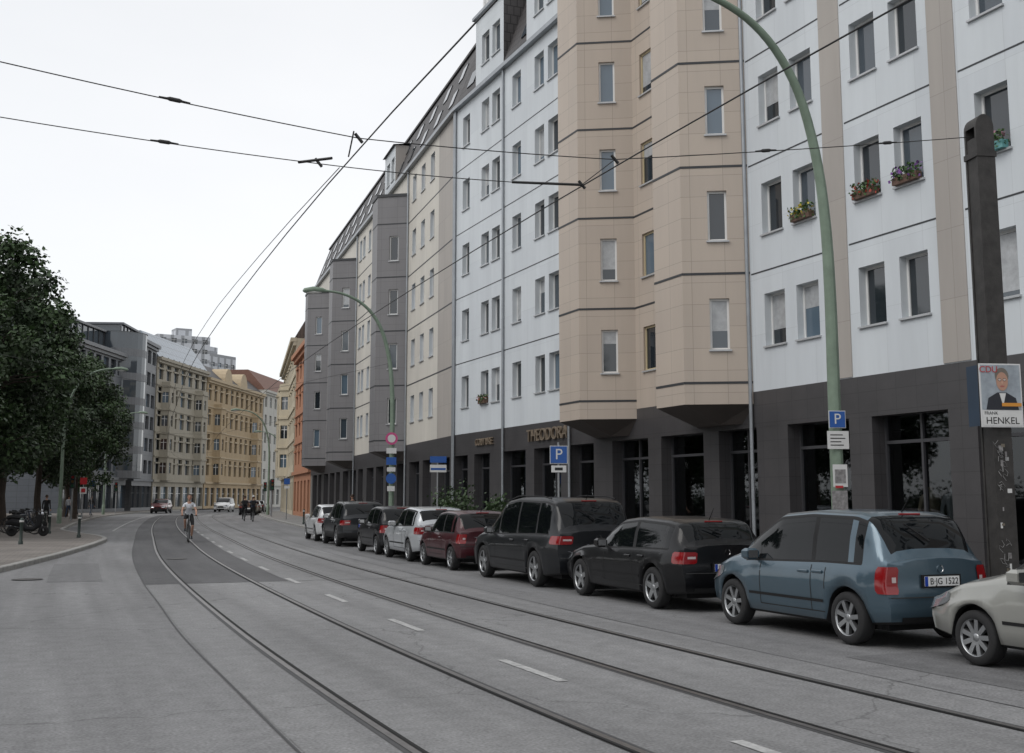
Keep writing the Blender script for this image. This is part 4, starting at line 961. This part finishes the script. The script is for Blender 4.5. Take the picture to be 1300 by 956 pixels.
m_shirt=M("shirt_white",(.62,.64,.68),.8,var=.12,vscale=9); m_blk=M("cloth_black",(.015,.015,.017),.85,var=.2,vscale=9); m_navy=M("cloth_navy",(.03,.04,.07),.85,var=.2,vscale=9); m_brn=M("hair_brown",(.05,.03,.02),.7,var=.2); m_bike=M("bike_black",(.015,.015,.015),.4,var=0)
c=Vector((-12.75,45.6,.012)); t=th(47); fw=Vector((math.sin(t),-math.cos(t),0))
cyclist(c-fw*.5,math.atan2(fw.y,fw.x),m_shirt,m_blk,m_brn,m_bike)
for (X,Y,hm,tp_) in ((-19.9,86,None,m_blk),(-18.7,83.5,m_sw,m_navy)):
    cyclist((X,Y,.012),math.pi/2+th(88),tp_,m_blk,m_brn,m_bike,backpack=m_blk,helmet=hm,longp=True)
def pedestrian(s,o,ang,top,pants,k=0):
    e=empty("pedestrian",W(s,o,.126),ang); st=.16
    nd={"pel":((0,0,.95),(.12,.15)),"ab":((0,0,1.1),(.105,.14)),"ch":((.01,0,1.3),(.12,.17)),"up":((0,0,1.42),(.08,.12)),"nk":((0,0,1.5),.052),"hd":((.01,0,1.57),.05)}
    bn=[("pel","ab","top"),("ab","ch","top"),("ch","up","top"),("up","nk","skin"),("nk","hd","skin")]
    for sg,t in ((1,"l"),(-1,"r")):
        f=sg*(1 if k==0 else -1)
        nd.update({t+"sh":((0,sg*.19,1.41),.06),t+"el":((-f*.08,sg*.25,1.12),.043),t+"wr":((-f*.05+.06,sg*.26,.88),.028),
          t+"hip":((0,sg*.1,.9),.09),t+"kn":((f*.14+.04,sg*.1,.49),.058),t+"cf":((f*.14-.03,sg*.1,.33),.054),t+"an":((f*.24-.04,sg*.1,.09),.036),t+"toe":((f*.24+.13,sg*.11,.03),.03)})
        bn+=[("up",t+"sh","top"),(t+"sh",t+"el","top"),(t+"el",t+"wr","top"),("pel",t+"hip","sh"),(t+"hip",t+"kn","sh"),(t+"kn",t+"cf","sh"),(t+"cf",t+"an","sh"),(t+"an",t+"toe","shoe")]
    body("figure",nd,bn,{"top":top,"skin":m_skin,"sh":pants,"shoe":m_suit},e)
    b=B(); head(b,(.02,0,1.68),m_brn,m_skin)
    for sg in (1,-1): hand(b,((-sg*(1 if k==0 else -1))*.05+.06,sg*.26,.88),(.03,0,-.1),m_skin)
    b.obj("head_and_hands",e)
m_redc=M("cloth_red",(.25,.03,.03),.85,var=.2); m_jean=M("jeans",(.05,.08,.14),.85,var=.2)
pedestrian(112,-3.6,1.2,m_blk,m_jean); pedestrian(107,-4.4,4.4,m_navy,m_blk,1); pedestrian(110,-5.4,4.5,m_redc,m_jean); pedestrian(100,-4.2,1.5,m_shirt,m_jean,1); pedestrian(63,13.6,1.9,m_blk,m_jean); pedestrian(80,-3.6,1.7,m_blk,m_blk,1)
def parked_bike(s,o,ang,col):
    e=empty("parked_bicycle",W(s,o,.126),ang); e.rotation_euler=(math.radians(4),0,ang); b=B()
    for cx in (0,1.05):
        b.tube([(cx+.335*math.cos(k*math.pi/12),0,.35+.335*math.sin(k*math.pi/12)) for k in range(25)],.02,m_tyre,5,cap=False)
        for k in range(8): a=k*math.pi/4; b.tube([(cx,0,.35),(cx+.32*math.cos(a),0,.35+.32*math.sin(a))],.003,m_galv,3)
    for p,q in (((.43,0,.29),(.25,0,.92)),((.28,0,.8),(.84,0,.85)),((.43,0,.29),(.9,0,.66)),((.82,0,1.0),(.9,0,.66)),((.9,0,.66),(1.05,0,.35)),((0,0,.35),(.43,0,.29)),((0,0,.35),(.27,0,.84))): b.tube([p,q],.017,col,6)
    b.tube([(.76,-.28,1.0),(.84,0,1.02),(.76,.28,1.0)],.012,m_trim,6); b.tube([(.1,0,.95),(.24,0,.96),(.36,0,.95)],[.08,.055,.02],m_trim,8)
    b.obj("frame_and_wheels",e)
for i,(s,o) in enumerate(((55,-2.6),(56.5,-2.9),(58,-3.2),(60,-3.0),(62,-3.5),(66,-3.6),(68,-3.8),(72,-4))): parked_bike(s,o,th(s)+U(-.4,.6),(m_bike,m_navy,m_galv)[i%3])
def scooter(s,o,ang,col):
    e=empty("parked_motor_scooter",W(s,o,.126),ang); b=B()
    for cx in (0,1.25):
        T=Matrix.Translation((cx,0,.22)); b.lathe([(.1,-.05),(.2,-.05),(.22,-.02),(.22,.02),(.2,.05),(.1,.05),(0,.04)],T,m_tyre,20)
    b.tube([(-.25,0,.55),(0,0,.62),(.35,0,.55),(.55,0,.32),(.85,0,.3),(1.05,0,.5),(1.1,0,.9)],[.08,.17,.18,.12,.1,.14,.09],col,10)
    b.tube([(-.2,0,.78),(.1,0,.8),(.45,0,.76)],[.09,.13,.1],m_trim,8); b.tube([(1.25,0,.22),(1.1,0,.7),(1.02,0,1.0)],.03,m_galv,6); b.tube([(.98,-.3,1.02),(1.03,0,1.03),(.98,.3,1.02)],.02,m_trim,6)
    b.tube([(1.12,0,.95),(1.2,0,.93)],[.09,.07],m_head,10); b.tube([(1.02,.2,1.0),(1.0,.28,1.2)],.008,m_trim,5); b.obj("body",e)
scooter(53,-2.4,.3,m_blk); scooter(64,-3.4,.5,m_blk)
b=B(); b.box(-.35,.35,-.2,.2,0,1.25,m_tl,bev=.03); b.box(-.38,.38,-.23,.23,1.25,1.3,m_galv); b.box(-.3,.3,-.21,-.205,.9,1.1,m_sw); o=b.obj("electrical_cabinet"); o.location=W(58,13.5,.126); o.rotation_euler=(0,0,th(58))
b=B(); ml=M("fallen_leaf",(.16,.10,.04),.8,island=.4,var=0)
for i in range(900):
    p=W(U(4,40),RK-abs(random.gauss(0,.35))-.02,.024+R()*.004); r=U(.012,.03); a=U(0,6.28)
    b.poly([p+Vector((r*math.cos(a+q),r*.7*math.sin(a+q)*1.0,0)) for q in (0,1.57,3.14,4.71)],ml)
b.obj("fallen_leaves")

# ------------------------------------------------------------------ world, light, camera
w=bpy.data.worlds.new("World"); scene.world=w; w.use_nodes=True; N=w.node_tree.nodes; L=w.node_tree.links; N.clear()
out=N.new("ShaderNodeOutputWorld"); sky=N.new("ShaderNodeTexSky"); sky.sky_type='NISHITA'; sky.sun_disc=False; EL=math.radians(48)
SD=Vector((-.75,-.55,0)).normalized(); az=math.atan2(SD.x,SD.y)
sky.sun_elevation=EL; sky.sun_rotation=az
b1=N.new("ShaderNodeBackground"); b1.inputs[1].default_value=.05
hs=N.new("ShaderNodeHueSaturation"); hs.inputs["Saturation"].default_value=.35; L.new(sky.outputs[0],hs.inputs["Color"]); L.new(hs.outputs[0],b1.inputs[0])
tc=N.new("ShaderNodeTexCoord"); mp=N.new("ShaderNodeMapping"); mp.inputs["Scale"].default_value=(1,1,2.5); nz=N.new("ShaderNodeTexNoise"); nz.inputs["Scale"].default_value=1.6; nz.inputs["Detail"].default_value=5
L.new(tc.outputs["Generated"],mp.inputs[0]); L.new(mp.outputs[0],nz.inputs["Vector"])
cr=N.new("ShaderNodeValToRGB"); cr.color_ramp.elements[0].position=.3; cr.color_ramp.elements[1].position=.7; cr.color_ramp.elements[0].color=(.80,.815,.83,1); cr.color_ramp.elements[1].color=(.93,.93,.935,1)
L.new(nz.outputs[0],cr.inputs[0]); b2=N.new("ShaderNodeBackground"); b2.inputs[1].default_value=.86; L.new(cr.outputs[0],b2.inputs[0])
ad=N.new("ShaderNodeAddShader"); L.new(b1.outputs[0],ad.inputs[0]); L.new(b2.outputs[0],ad.inputs[1]); L.new(ad.outputs[0],out.inputs[0])
sl=bpy.data.lights.new("sun",'SUN'); sl.energy=1.05; sl.angle=math.radians(35); sl.color=(1,.97,.93); so=bpy.data.objects.new("sun",sl); scene.collection.objects.link(so)
dv=Vector((SD.x*math.cos(EL),SD.y*math.cos(EL),math.sin(EL))); so.rotation_euler=dv.to_track_quat('Z','Y').to_euler()
cam=bpy.data.cameras.new("camera"); co=bpy.data.objects.new("camera",cam); scene.collection.objects.link(co)
co.location=(0,0,1.75); co.rotation_euler=(math.radians(90+7.8),0,0)
cam.sensor_width=36; cam.lens=1450/1300*36; cam.shift_y=-45/1300; cam.clip_end=5000; cam.clip_start=.1
scene.camera=co
scene.view_settings.view_transform='Standard'; scene.view_settings.look='None'; scene.view_settings.exposure=0
